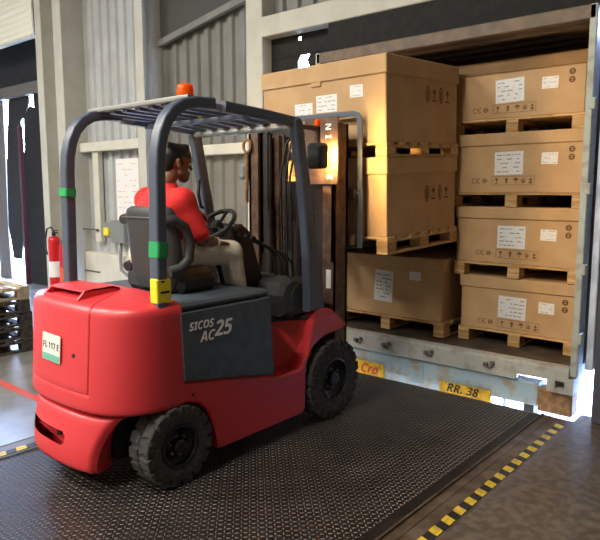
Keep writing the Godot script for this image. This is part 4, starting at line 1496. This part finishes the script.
	for s in [1.0, -1.0]:
		var x: float = CX + s * 0.53
		var mb := MB.new()
		mb.sweep([Vector3(x, 1.22, -3.845), Vector3(x, 1.6, -3.84), Vector3(x, 2.10, -3.825), Vector3(x, 2.16, -3.823), Vector3(x - s * 0.02, 2.195, -3.822), Vector3(x - s * 0.06, 2.21, -3.822), Vector3(CX, 2.21, -3.822)], rrect(0.042, 0.016, 0.004), Z)
		part(ca, "backrest_frame", mb, M.guard)
		part(ca, "backrest_bar", one(Vector3(CX + s * 0.2 - 0.012, 1.3, -3.85), Vector3(CX + s * 0.2 + 0.012, 2.2, -3.825), 0.003), M.guard)
		part(ca, "backrest_bar", one(Vector3(CX + s * 0.40 - 0.02, 1.62, -3.85), Vector3(CX + s * 0.53, 1.65, -3.825), 0.003), M.guard)
		mb = MB.new()
		mb.prism(PackedVector2Array([Vector2(3.86, 1.70), Vector2(3.90, 1.70), Vector2(3.90, 1.225), Vector2(4.85, 1.222), Vector2(4.90, 1.206), Vector2(4.88, 1.196), Vector2(3.88, 1.196), Vector2(3.86, 1.22)]), Vector3(CX + s * 0.3, 0, 0), Vector3(0, 0, -1), Y, X, -0.05, 0.05, 0.003)
		part(ca, "fork", mb, M.black)
	# lamps on the front pillars
	for s in [1.0, -1.0]:
		var lp := group_part(t, "head_lamp")
		var lo := Vector3(CX + 0.475, 1.885, -3.40) if s > 0 else Vector3(CX - 0.475, 1.80, -3.63)
		var mb := MB.new()
		mb.box(lo, Vector3(0.135, 0.175, 0.10) if s > 0 else Vector3(0.09, 0.13, 0.08), 0.02)
		part(lp, "lamp_housing", mb, M.black if s > 0 else M.grey_box)
		mb = MB.new()
		mb.lathe([Vector2(0, 0), Vector2(0.055 if s > 0 else 0.038, 0), Vector2(0.05 if s > 0 else 0.034, 0.012), Vector2(0, 0.016)], lo + Vector3(0, 0, -0.05 if s > 0 else -0.04), Vector3(0, 0, -1), 20)
		part(lp, "lamp_lens", mb, M.head_glow)
		if s < 0:
			part(lp, "lamp_bracket", one(lo + Vector3(0.02, -0.03, -0.03), lo + Vector3(0.10, 0.03, 0.02), 0.004), M.mast)
		mb = MB.new()
		mb.bx(lo + Vector3(-0.02, 0.08, -0.01), lo + Vector3(0.02, 0.20, 0.02), 0.004)
		mb.bx(lo + Vector3(-0.02, 0.17, -0.01), lo + Vector3(0.02, 0.20, 0.20), 0.004)
		if s > 0:
			part(lp, "lamp_bracket", mb, M.mast)
		mb = MB.new()
		mb.lathe([Vector2(0, 0), Vector2(0.022, 0), Vector2(0.022, 0.03), Vector2(0.012, 0.042), Vector2(0, 0.044)], lo + Vector3(0, 0.205, 0.0), Y, 14)
		if s > 0:
			part(lp, "turn_lens", mb, M.amber, "small amber lens")
		var sl := SpotLight3D.new()
		sl.name = "head_lamp_beam"
		sl.position = lo + Vector3(0, 0, -0.075) - off
		sl.rotation = Vector3(deg_to_rad(-6.0), 0, 0)
		sl.light_color = Color(1.0, 0.80, 0.50)
		sl.light_energy = 2.2
		sl.light_size = 0.05
		sl.spot_range = 30.0
		sl.spot_attenuation = 2.0
		sl.spot_angle = 76.0
		sl.spot_angle_attenuation = 0.8
		sl.shadow_enabled = true
		lp.add_child(sl)

# ---------------------------------------------------------------- operator: smooth-joined tapered capsules meshed as surface nets
func nets(mb: MB, prims: Array, cell: float, k: float) -> void:
	var lo := Vector3.ONE * 1e9
	var hi := -lo
	for p in prims:
		var r := maxf(p[2], p[3]) + k + 2.0 * cell
		lo = lo.min(p[0].min(p[1]) - Vector3.ONE * r)
		hi = hi.max(p[0].max(p[1]) + Vector3.ONE * r)
	var nx := int((hi.x - lo.x) / cell) + 2
	var ny := int((hi.y - lo.y) / cell) + 2
	var nz := int((hi.z - lo.z) / cell) + 2
	var F := PackedFloat32Array()
	F.resize(nx * ny * nz)
	F.fill(1.0)
	for p in prims:
		var a: Vector3 = p[0]
		var b: Vector3 = p[1]
		var ra: float = p[2]
		var rb: float = p[3]
		var sq: Vector3 = p[4] if p.size() > 4 else Vector3.ONE   # per-axis stretch about a
		var cut: bool = p.size() > 5 and p[5]
		var r := maxf(ra, rb) * maxf(sq.x, maxf(sq.y, sq.z)) + k + 2.0 * cell
		var i0 := ((a.min(b) - Vector3.ONE * r - lo) / cell).floor()
		var i1 := ((a.max(b) + Vector3.ONE * r - lo) / cell).ceil()
		var ab := b - a
		var l2 := maxf(ab.length_squared(), 1e-9)
		for z in range(maxi(0, int(i0.z)), mini(nz, int(i1.z) + 1)):
			for y in range(maxi(0, int(i0.y)), mini(ny, int(i1.y) + 1)):
				for x in range(maxi(0, int(i0.x)), mini(nx, int(i1.x) + 1)):
					var q := lo + Vector3(x, y, z) * cell
					var t := clampf((q - a).dot(ab) / l2, 0.0, 1.0)
					var e := (q - a - ab * t) / sq
					var d := e.length() - lerpf(ra, rb, t)
					var id := (z * ny + y) * nx + x
					var c := F[id]
					if cut:
						F[id] = maxf(c, -d)
					else:
						var h := clampf(0.5 + 0.5 * (c - d) / k, 0.0, 1.0)
						F[id] = lerpf(c, d, h) - k * h * (1.0 - h)
	var at := {}
	var P := []
	var sx := 1
	var sy := nx
	var sz := nx * ny
	for z in nz - 1:
		for y in ny - 1:
			for x in nx - 1:
				var id := (z * ny + y) * nx + x
				var f0 := F[id]
				var cnt := 0
				var any := false
				var inside := f0 < 0.0
				for o in [sx, sy, sz, sx + sy, sx + sz, sy + sz, sx + sy + sz]:
					if (F[id + o] < 0.0) != inside:
						any = true
						break
				if not any:
					continue
				var s := Vector3.ZERO
				var n := 0
				for e in EDGES:
					var fa := F[id + e[0].x * sx + e[0].y * sy + e[0].z * sz]
					var fb := F[id + e[1].x * sx + e[1].y * sy + e[1].z * sz]
					if (fa < 0.0) != (fb < 0.0):
						s += Vector3(e[0]).lerp(Vector3(e[1]), fa / (fa - fb))
						n += 1
				at[id] = P.size()
				P.append(lo + (Vector3(x, y, z) + s / n) * cell)
	# normals from the field gradient
	var N := []
	for q in P:
		var g: Vector3 = (q - lo) / cell
		var ix := clampi(int(g.x + 0.5), 1, nx - 2)
		var iy := clampi(int(g.y + 0.5), 1, ny - 2)
		var iz := clampi(int(g.z + 0.5), 1, nz - 2)
		var id := (iz * ny + iy) * nx + ix
		N.append(Vector3(F[id + 1] - F[id - 1], F[id + sy] - F[id - sy], F[id + sz] - F[id - sz]).normalized())
	for id in at:
		for ax in [[sx, sy, sz], [sy, sz, sx], [sz, sx, sy]]:
			var f0 := F[id]
			var f1 := F[id + ax[0]]
			if (f0 < 0.0) == (f1 < 0.0):
				continue
			var ids := [id, id - ax[1], id - ax[1] - ax[2], id - ax[2]]
			var ok := true
			for q in ids:
				if not at.has(q):
					ok = false
			if not ok:
				continue
			var v := []
			for q in ids:
				v.append(at[q])
			var order := [0, 1, 2, 0, 2, 3]
			var fn: Vector3 = (P[v[1]] - P[v[0]]).cross(P[v[2]] - P[v[0]])
			if fn.dot(N[v[0]] + N[v[1]] + N[v[2]]) > 0.0:
				order = [0, 2, 1, 0, 3, 2]
			for q in order:
				mb.v.append(P[v[q]])
				mb.n.append(N[v[q]])

const EDGES := [
	[Vector3i(0, 0, 0), Vector3i(1, 0, 0)], [Vector3i(0, 1, 0), Vector3i(1, 1, 0)], [Vector3i(0, 0, 1), Vector3i(1, 0, 1)], [Vector3i(0, 1, 1), Vector3i(1, 1, 1)],
	[Vector3i(0, 0, 0), Vector3i(0, 1, 0)], [Vector3i(1, 0, 0), Vector3i(1, 1, 0)], [Vector3i(0, 0, 1), Vector3i(0, 1, 1)], [Vector3i(1, 0, 1), Vector3i(1, 1, 1)],
	[Vector3i(0, 0, 0), Vector3i(0, 0, 1)], [Vector3i(1, 0, 0), Vector3i(1, 0, 1)], [Vector3i(0, 1, 0), Vector3i(0, 1, 1)], [Vector3i(1, 1, 0), Vector3i(1, 1, 1)]]

func hand_prims(wrist: Vector3, fwd: Vector3, palm: Vector3, thumb_side: Vector3, curl: float) -> Array:
	# fwd: towards the fingertips, palm: out of the palm, thumb_side: towards the thumb
	var out := []
	var kn := wrist + fwd * 0.085
	for k in 4:
		var s := thumb_side * (0.030 - 0.020 * k)
		out.append([wrist + s * 0.6 + fwd * 0.01, kn + s, 0.017, 0.013])
		var l: float = [0.042, 0.047, 0.043, 0.034][k]
		var d1 := (fwd * cos(curl * 0.7) + palm * sin(curl * 0.7)).normalized()
		var d2 := (fwd * cos(curl * 1.6) + palm * sin(curl * 1.6)).normalized()
		var d3 := (fwd * cos(curl * 2.4) + palm * sin(curl * 2.4)).normalized()
		var a := kn + s
		var b := a + d1 * l
		var c := b + d2 * l * 0.65
		out.append([a, b, 0.0095, 0.0088])
		out.append([b, c, 0.0088, 0.008])
		out.append([c, c + d3 * l * 0.5, 0.008, 0.0065])
	var t0 := wrist + fwd * 0.025 + thumb_side * 0.025
	var t1 := t0 + (fwd * 0.6 + thumb_side * 0.6 + palm * 0.4).normalized() * 0.04
	var t2 := t1 + (fwd * 0.8 + palm * 0.5).normalized() * 0.032
	out.append([t0, t1, 0.014, 0.0105])
	out.append([t1, t2, 0.0105, 0.008])
	return out

func build_operator() -> void:
	var t := thing("person", "operator in red polo shirt and khaki trousers seated at the forklift wheel", "person", Vector3(CX, 1.17, -2.42))
	var hip := Vector3(CX, 1.27, -2.40)
	var chest := Vector3(CX - 0.005, 1.50, -2.42)
	var neck := Vector3(CX, 1.655, -2.455)
	var shR := Vector3(-3.035, 1.585, -2.445)
	var shL := Vector3(-3.385, 1.585, -2.445)
	var elR := Vector3(-2.965, 1.345, -2.535)
	var wrR := Vector3(-3.03, 1.315, -2.715)
	var elL := Vector3(-3.50, 1.36, -2.60)
	var wrL := Vector3(-3.395, 1.455, -2.80)
	var hipR := Vector3(-3.12, 1.265, -2.42)
	var hipL := Vector3(-3.32, 1.265, -2.42)
	var knR := Vector3(-3.075, 1.235, -2.875)
	var knL := Vector3(-3.38, 1.235, -2.87)
	var anR := Vector3(-3.065, 0.88, -2.945)
	var anL := Vector3(-3.38, 0.88, -2.99)
	# skin: neck, arms, legs and trunk in one field, head and hands on finer grids
	var sk := MB.new()
	nets(sk, [
		[hip, chest, 0.11, 0.12, Vector3(1.25, 1, 0.8)], [chest, neck, 0.10, 0.055], [neck, neck + Vector3(0, 0.09, -0.035), 0.055, 0.052],
		[chest + Vector3(0, 0.09, 0), shR, 0.06, 0.055], [chest + Vector3(0, 0.09, 0), shL, 0.06, 0.055],
		[shR, elR, 0.048, 0.040], [elR, wrR, 0.040, 0.027], [shL, elL, 0.048, 0.040], [elL, wrL, 0.040, 0.027],
		[hipR, knR, 0.075, 0.055], [knR, anR, 0.05, 0.035], [hipL, knL, 0.075, 0.055], [knL, anL, 0.05, 0.035]], 0.012, 0.02)
	# head
	var hc := Vector3(-3.195, 1.818, -2.525)
	var hb := Basis(Vector3.UP, deg_to_rad(-14.0)) * Basis(Vector3.RIGHT, deg_to_rad(-4.0))
	var H := func(x: float, y: float, z: float) -> Vector3: return hc + hb * Vector3(x, y, z)
	var head := [
		[H.call(0, 0.03, 0.02), H.call(0, 0.03, -0.02), 0.078, 0.074, Vector3(0.95, 1.05, 1.05)],
		[H.call(0, -0.02, -0.03), H.call(0, -0.085, -0.062), 0.058, 0.034],
		[H.call(0.035, -0.055, -0.02), H.call(0.01, -0.088, -0.058), 0.026, 0.024], [H.call(-0.035, -0.055, -0.02), H.call(-0.01, -0.088, -0.058), 0.026, 0.024],
		[H.call(0, 0.012, -0.088), H.call(0, -0.026, -0.108), 0.008, 0.013],                      # nose
		[H.call(0.03, 0.02, -0.082), H.call(-0.03, 0.02, -0.082), 0.012, 0.012],                   # brow
		[H.call(0.016, -0.052, -0.089), H.call(-0.016, -0.052, -0.089), 0.009, 0.009],             # lips
		[H.call(0.016, -0.063, -0.087), H.call(-0.016, -0.063, -0.087), 0.009, 0.009],
		[H.call(0.076, 0.012, 0.012), H.call(0.074, -0.022, 0.006), 0.015, 0.010], [H.call(-0.076, 0.012, 0.012), H.call(-0.074, -0.022, 0.006), 0.015, 0.010],   # ears
		[H.call(0, -0.05, 0.02), neck + Vector3(0, 0.02, 0), 0.052, 0.054],
	]
	nets(sk, head, 0.005, 0.008)
	# hands
	var fr := (wrR - elR).normalized()
	nets(sk, hand_prims(wrR, Vector3(-0.25, -0.12, -0.96).normalized(), Vector3(-0.2, -0.97, 0.1).normalized(), Vector3(-0.95, 0.2, 0.25).normalized(), 0.5), 0.0035, 0.004)
	nets(sk, hand_prims(wrL, Vector3(0.45, 0.25, -0.86).normalized(), Vector3(0.6, -0.75, 0.1).normalized(), Vector3(0.45, 0.4, 0.8).normalized(), 0.9), 0.0035, 0.004)
	var body := part(t, "body", sk, M.skin)
	# eyes
	for s in [-1.0, 1.0]:
		var ey := MB.new()
		ey.ball(H.call(s * 0.030, 0.002, -0.080), Vector3(0.011, 0.008, 0.009), 10, 6)
		part(body, "eye", ey, M.white)
	# hair: cap over the skull
	var hr := MB.new()
	nets(hr, [
		[H.call(0, 0.046, 0.03), H.call(0, 0.054, -0.03), 0.080, 0.068, Vector3(1.0, 1.05, 1.08)],
		[H.call(0.0, -0.01, 0.06), H.call(0.0, 0.04, 0.05), 0.054, 0.062, Vector3(1.15, 1, 1)],
		[H.call(0.066, 0.03, 0.0), H.call(0.068, 0.0, -0.022), 0.018, 0.008], [H.call(-0.066, 0.03, 0.0), H.call(-0.068, 0.0, -0.022), 0.018, 0.008],
		[H.call(0.03, 0.095, -0.05), H.call(-0.03, 0.095, -0.05), 0.03, 0.03],
	], 0.006, 0.012)
	part(t, "hair", hr, M.hair)
	# shirt with collar and short sleeves
	var sh := MB.new()
	nets(sh, [
		[hip + Vector3(0, 0.0, 0), chest, 0.138, 0.150, Vector3(1.25, 1, 0.82)], [chest, neck + Vector3(0, -0.04, 0.005), 0.125, 0.085],
		[chest + Vector3(0, 0.075, 0), shR, 0.08, 0.078], [chest + Vector3(0, 0.075, 0), shL, 0.08, 0.078],
		[shR, shR.lerp(elR, 0.82), 0.075, 0.068], [shL, shL.lerp(elL, 0.82), 0.075, 0.068],
		[neck + Vector3(0.045, -0.005, 0.01), neck + Vector3(-0.045, -0.005, 0.01), 0.045, 0.045, Vector3(1, 0.8, 1.1)],
	], 0.012, 0.035)
	part(t, "shirt", sh, M.shirt)
	var clr := MB.new()
	var rows := []
	for q in [[0.066, 0.0], [0.064, 0.03], [0.068, 0.034], [0.084, -0.002]]:
		var row := []
		for k in 20:
			var an := TAU * k / 20
			row.append(neck + Vector3(cos(an) * q[0], 0.005 + q[1], sin(an) * q[0] * 1.05 - 0.008))
		rows.append(row)
	clr.grid(rows, true)
	part(t, "collar", clr, M.shirt)
	# trousers
	var tr := MB.new()
	nets(tr, [
		[hip + Vector3(0.08, -0.02, 0.02), hip + Vector3(-0.08, -0.02, 0.02), 0.125, 0.125],
		[hipR, knR, 0.105, 0.080], [knR, anR, 0.080, 0.066], [hipL, knL, 0.105, 0.080], [knL, anL, 0.080, 0.066],
		[hipR.lerp(knR, 0.2) + Vector3(0.0, 0.09, 0), hipR.lerp(knR, 0.75) + Vector3(0.03, 0.072, 0), 0.02, 0.012],
		[hipR.lerp(knR, 0.35) + Vector3(0.085, 0.01, 0), hipR.lerp(knR, 0.6) + Vector3(0.085, 0.04, 0), 0.016, 0.012],
		[knR + Vector3(0.05, -0.05, 0.05), knR + Vector3(0.06, -0.2, 0.03), 0.016, 0.02],
	], 0.011, 0.02)
	part(t, "trousers", tr, M.khaki)
	for q in [anR, anL]:
		var so := MB.new()
		nets(so, [[q + Vector3(0, -0.05, 0.03), q + Vector3(0, -0.06, -0.16), 0.042, 0.036, Vector3(1, 0.85, 1)], [q + Vector3(0, 0.0, 0.02), q + Vector3(0, -0.05, 0.0), 0.04, 0.045]], 0.01, 0.02)
		part(t, "shoe", so, M.shoe)
	var wt := MB.new()
	wt.lathe([Vector2(0.026, -0.012), Vector2(0.035, -0.012), Vector2(0.035, 0.012), Vector2(0.026, 0.012)], wrR.lerp(elR, 0.08), (wrR - elR), 16)
	part(t, "wrist_band", wt, M.plate_cream)

# ---------------------------------------------------------------- small things
func extinguisher(label: String, at: Vector3, r: float, h: float, lab: Material, big: bool) -> void:
	var t := thing("fire_extinguisher", label, "fire extinguisher", at, "extinguishers by the column")
	var mb := MB.new()
	var n := 8
	var prof := [Vector2(0, 0), Vector2(r * 0.92, 0), Vector2(r, 0.015), Vector2(r, h - r * 0.8)]
	for k in range(1, n + 1):
		var a := PI / 2 * k / n
		prof.append(Vector2(lerpf(r, r * 0.28, sin(a) if k == n else 1.0 - cos(a)), h - r * 0.8 + sin(a) * r * 0.8))
	prof.append(Vector2(0, h))
	mb.lathe(prof, at, Y, 22, true)
	part(t, "cylinder", mb, M.ext_red)
	mb = MB.new()
	mb.lathe([Vector2(0, h), Vector2(r * 0.3, h), Vector2(r * 0.3, h + 0.05), Vector2(0, h + 0.05)], at, Y, 12)
	mb.bx(at + Vector3(-0.02, h + 0.045, -0.02), at + Vector3(0.10, h + 0.06, 0.02))
	mb.bx(at + Vector3(-0.02, h + 0.08, -0.015), at + Vector3(0.11, h + 0.092, 0.015))
	part(t, "valve", mb, M.black)
	mb = MB.new()
	mb.lathe([Vector2(r + 0.001, h * 0.38), Vector2(r + 0.0025, h * 0.38), Vector2(r + 0.0025, h * 0.62), Vector2(r + 0.001, h * 0.62)], at, Y, 22)
	part(t, "paper_band", mb, lab)
	mb = MB.new()
	if big:
		mb.tube([at + Vector3(0.02, h + 0.05, 0), at + Vector3(-0.02, h + 0.13, 0.03), at + Vector3(-0.10, h + 0.10, 0.05), at + Vector3(-0.155, h - 0.05, 0.05), at + Vector3(-0.16, h - 0.2, 0.05), at + Vector3(-0.12, h - 0.28, 0.05)], 0.013, 8)
	else:
		mb.tube([at + Vector3(0.02, h + 0.03, 0.03), at + Vector3(0.08, h - 0.02, 0.04), at + Vector3(0.085, h - 0.2, 0.04), at + Vector3(0.07, h - 0.35, 0.05)], 0.012, 8)
	part(t, "hose", mb, M.black)

func build_details() -> void:
	extinguisher("large red fire extinguisher with white band and black hose", Vector3(-8.74, 0.0, -4.63), 0.088, 0.98, M.white, true)
	extinguisher("smaller fire extinguisher with orange band, right of the large one", Vector3(-8.47, 0.0, -4.62), 0.06, 0.88, M.ext_orange, false)

	# isolator switch on the wall
	var t := thing("isolator_switch", "grey electrical isolator box with yellow switch on the cream wall", "switch box", Vector3(-7.51, 0.88, -5.0))
	part(t, "enclosure", one(Vector3(-7.58, 0.93, -5.02), Vector3(-7.26, 1.24, -4.84), 0.012), M.grey_box)
	part(t, "side_box", one(Vector3(-7.82, 0.99, -5.02), Vector3(-7.59, 1.2, -4.88), 0.01), M.grey_box)
	part(t, "yellow_switch", one(Vector3(-7.79, 1.02, -4.885), Vector3(-7.67, 1.13, -4.86), 0.006), M.yellow_tag)
	var mb := MB.new()
	mb.tube([Vector3(-7.46, 0.95, -4.93), Vector3(-7.48, 0.72, -4.92), Vector3(-7.44, 0.55, -4.9), Vector3(-7.32, 0.48, -4.92), Vector3(-7.26, 0.52, -4.96)], 0.022, 10)
	part(t, "conduit", mb, M.grey_box)
	part(t, "bracket", one(Vector3(-7.58, 0.74, -5.09), Vector3(-7.26, 1.30, -5.02)), M.cream)

	# printed notice on the wall
	t = thing("wall_notice", "tall white printed notice on the wall behind the operator", "notice", Vector3(-7.48, 0.85, -5.02))
	part(t, "notice_sheet", one(Vector3(-7.70, 0.78, -5.06), Vector3(-7.16, 2.08, -5.04)), M.paper)
	mb = MB.new()
	var rng := RandomNumberGenerator.new()
	rng.seed = 9
	for k in 16:
		var y := 2.0 - 0.075 * k
		var x0 := -7.66
		while x0 < -7.24:
			var l := rng.randf_range(0.04, 0.14)
			if rng.randf() < 0.55:
				mb.bx(Vector3(x0, y, -5.04), Vector3(minf(x0 + l, -7.2), y + 0.014, -5.0393))
			x0 += l + 0.03
	part(t, "printed_text", mb, mat(c8(214, 184, 170), 0.8))

	# wires run along the column base
	for y in [0.46, 1.08]:
		var c := thing("pipe_run", "thin grey pipe on the cream column, %s one" % ("lower" if y < 1.0 else "upper"), "pipe", Vector3(-8.5, y, -4.95))
		mb = MB.new()
		mb.tube([Vector3(-8.58, y, -4.97), Vector3(-8.1, y, -4.97)], 0.012, 8)
		part(c, "pipe", mb, M.grey_steel)

	# stack of old dark pallets at the left
	var lab := ["bottom pallet of the dark stack at the left edge", "second pallet from the bottom of the dark stack at left", "third pallet from the bottom of the dark stack at left", "fourth pallet of the dark stack at left, just under the pale one", "pale topmost pallet of the stack at the left edge"]
	for k in 5:
		var top := k == 4
		pallet(lab[k], 1.25, 0.134, 1.2, Transform3D(Basis(Vector3.UP, 0.02 * (k % 3 - 1)), Vector3(-6.84 - 0.01 * k, 0.1345 * k, -2.42)), k, "stacked pallets at the left", [M.grey_wood, M.grey_wood] if top else [M.old_wood, M.old_wood])

func build_lamps() -> void:
	var spots := []
	for x in [-9.9, -6.3, -2.7]:
		for z in [0.9, 4.4]:
			spots.append(Vector3(x, 6.0, z))
	for p in spots:
		var t := thing("ceiling_lamp", "long white fluorescent fitting hung below the roof", "ceiling lamp", p, "ceiling lamps")
		var h := MB.new()
		h.prism(PackedVector2Array([Vector2(-0.25, -0.04), Vector2(0.25, -0.04), Vector2(0.12, 0.06), Vector2(-0.12, 0.06)]), p, Z, Y, X, -0.8, 0.8)
		part(t, "housing", h, M.white)
		part(t, "lamp_tube", one(p + Vector3(-0.75, -0.06, -0.18), p + Vector3(0.75, -0.041, 0.18)), M.lamp_glow)
		part(t, "hanger", one(p + Vector3(-0.02, 0.06, -0.02), p + Vector3(0.02, 0.5, 0.02)), M.grey_steel)
		var l := AreaLight3D.new()
		l.name = "lamp_light"
		l.area_size = Vector2(1.5, 0.36)
		l.light_energy = 31.0
		l.light_color = Color(1.0, 0.975, 0.93)
		l.area_range = 30.0
		l.area_attenuation = 2.0
		l.shadow_enabled = true
		l.position = Vector3(0, -0.075, 0)
		l.rotation = Vector3(-PI / 2, 0, 0)
		t.add_child(l)
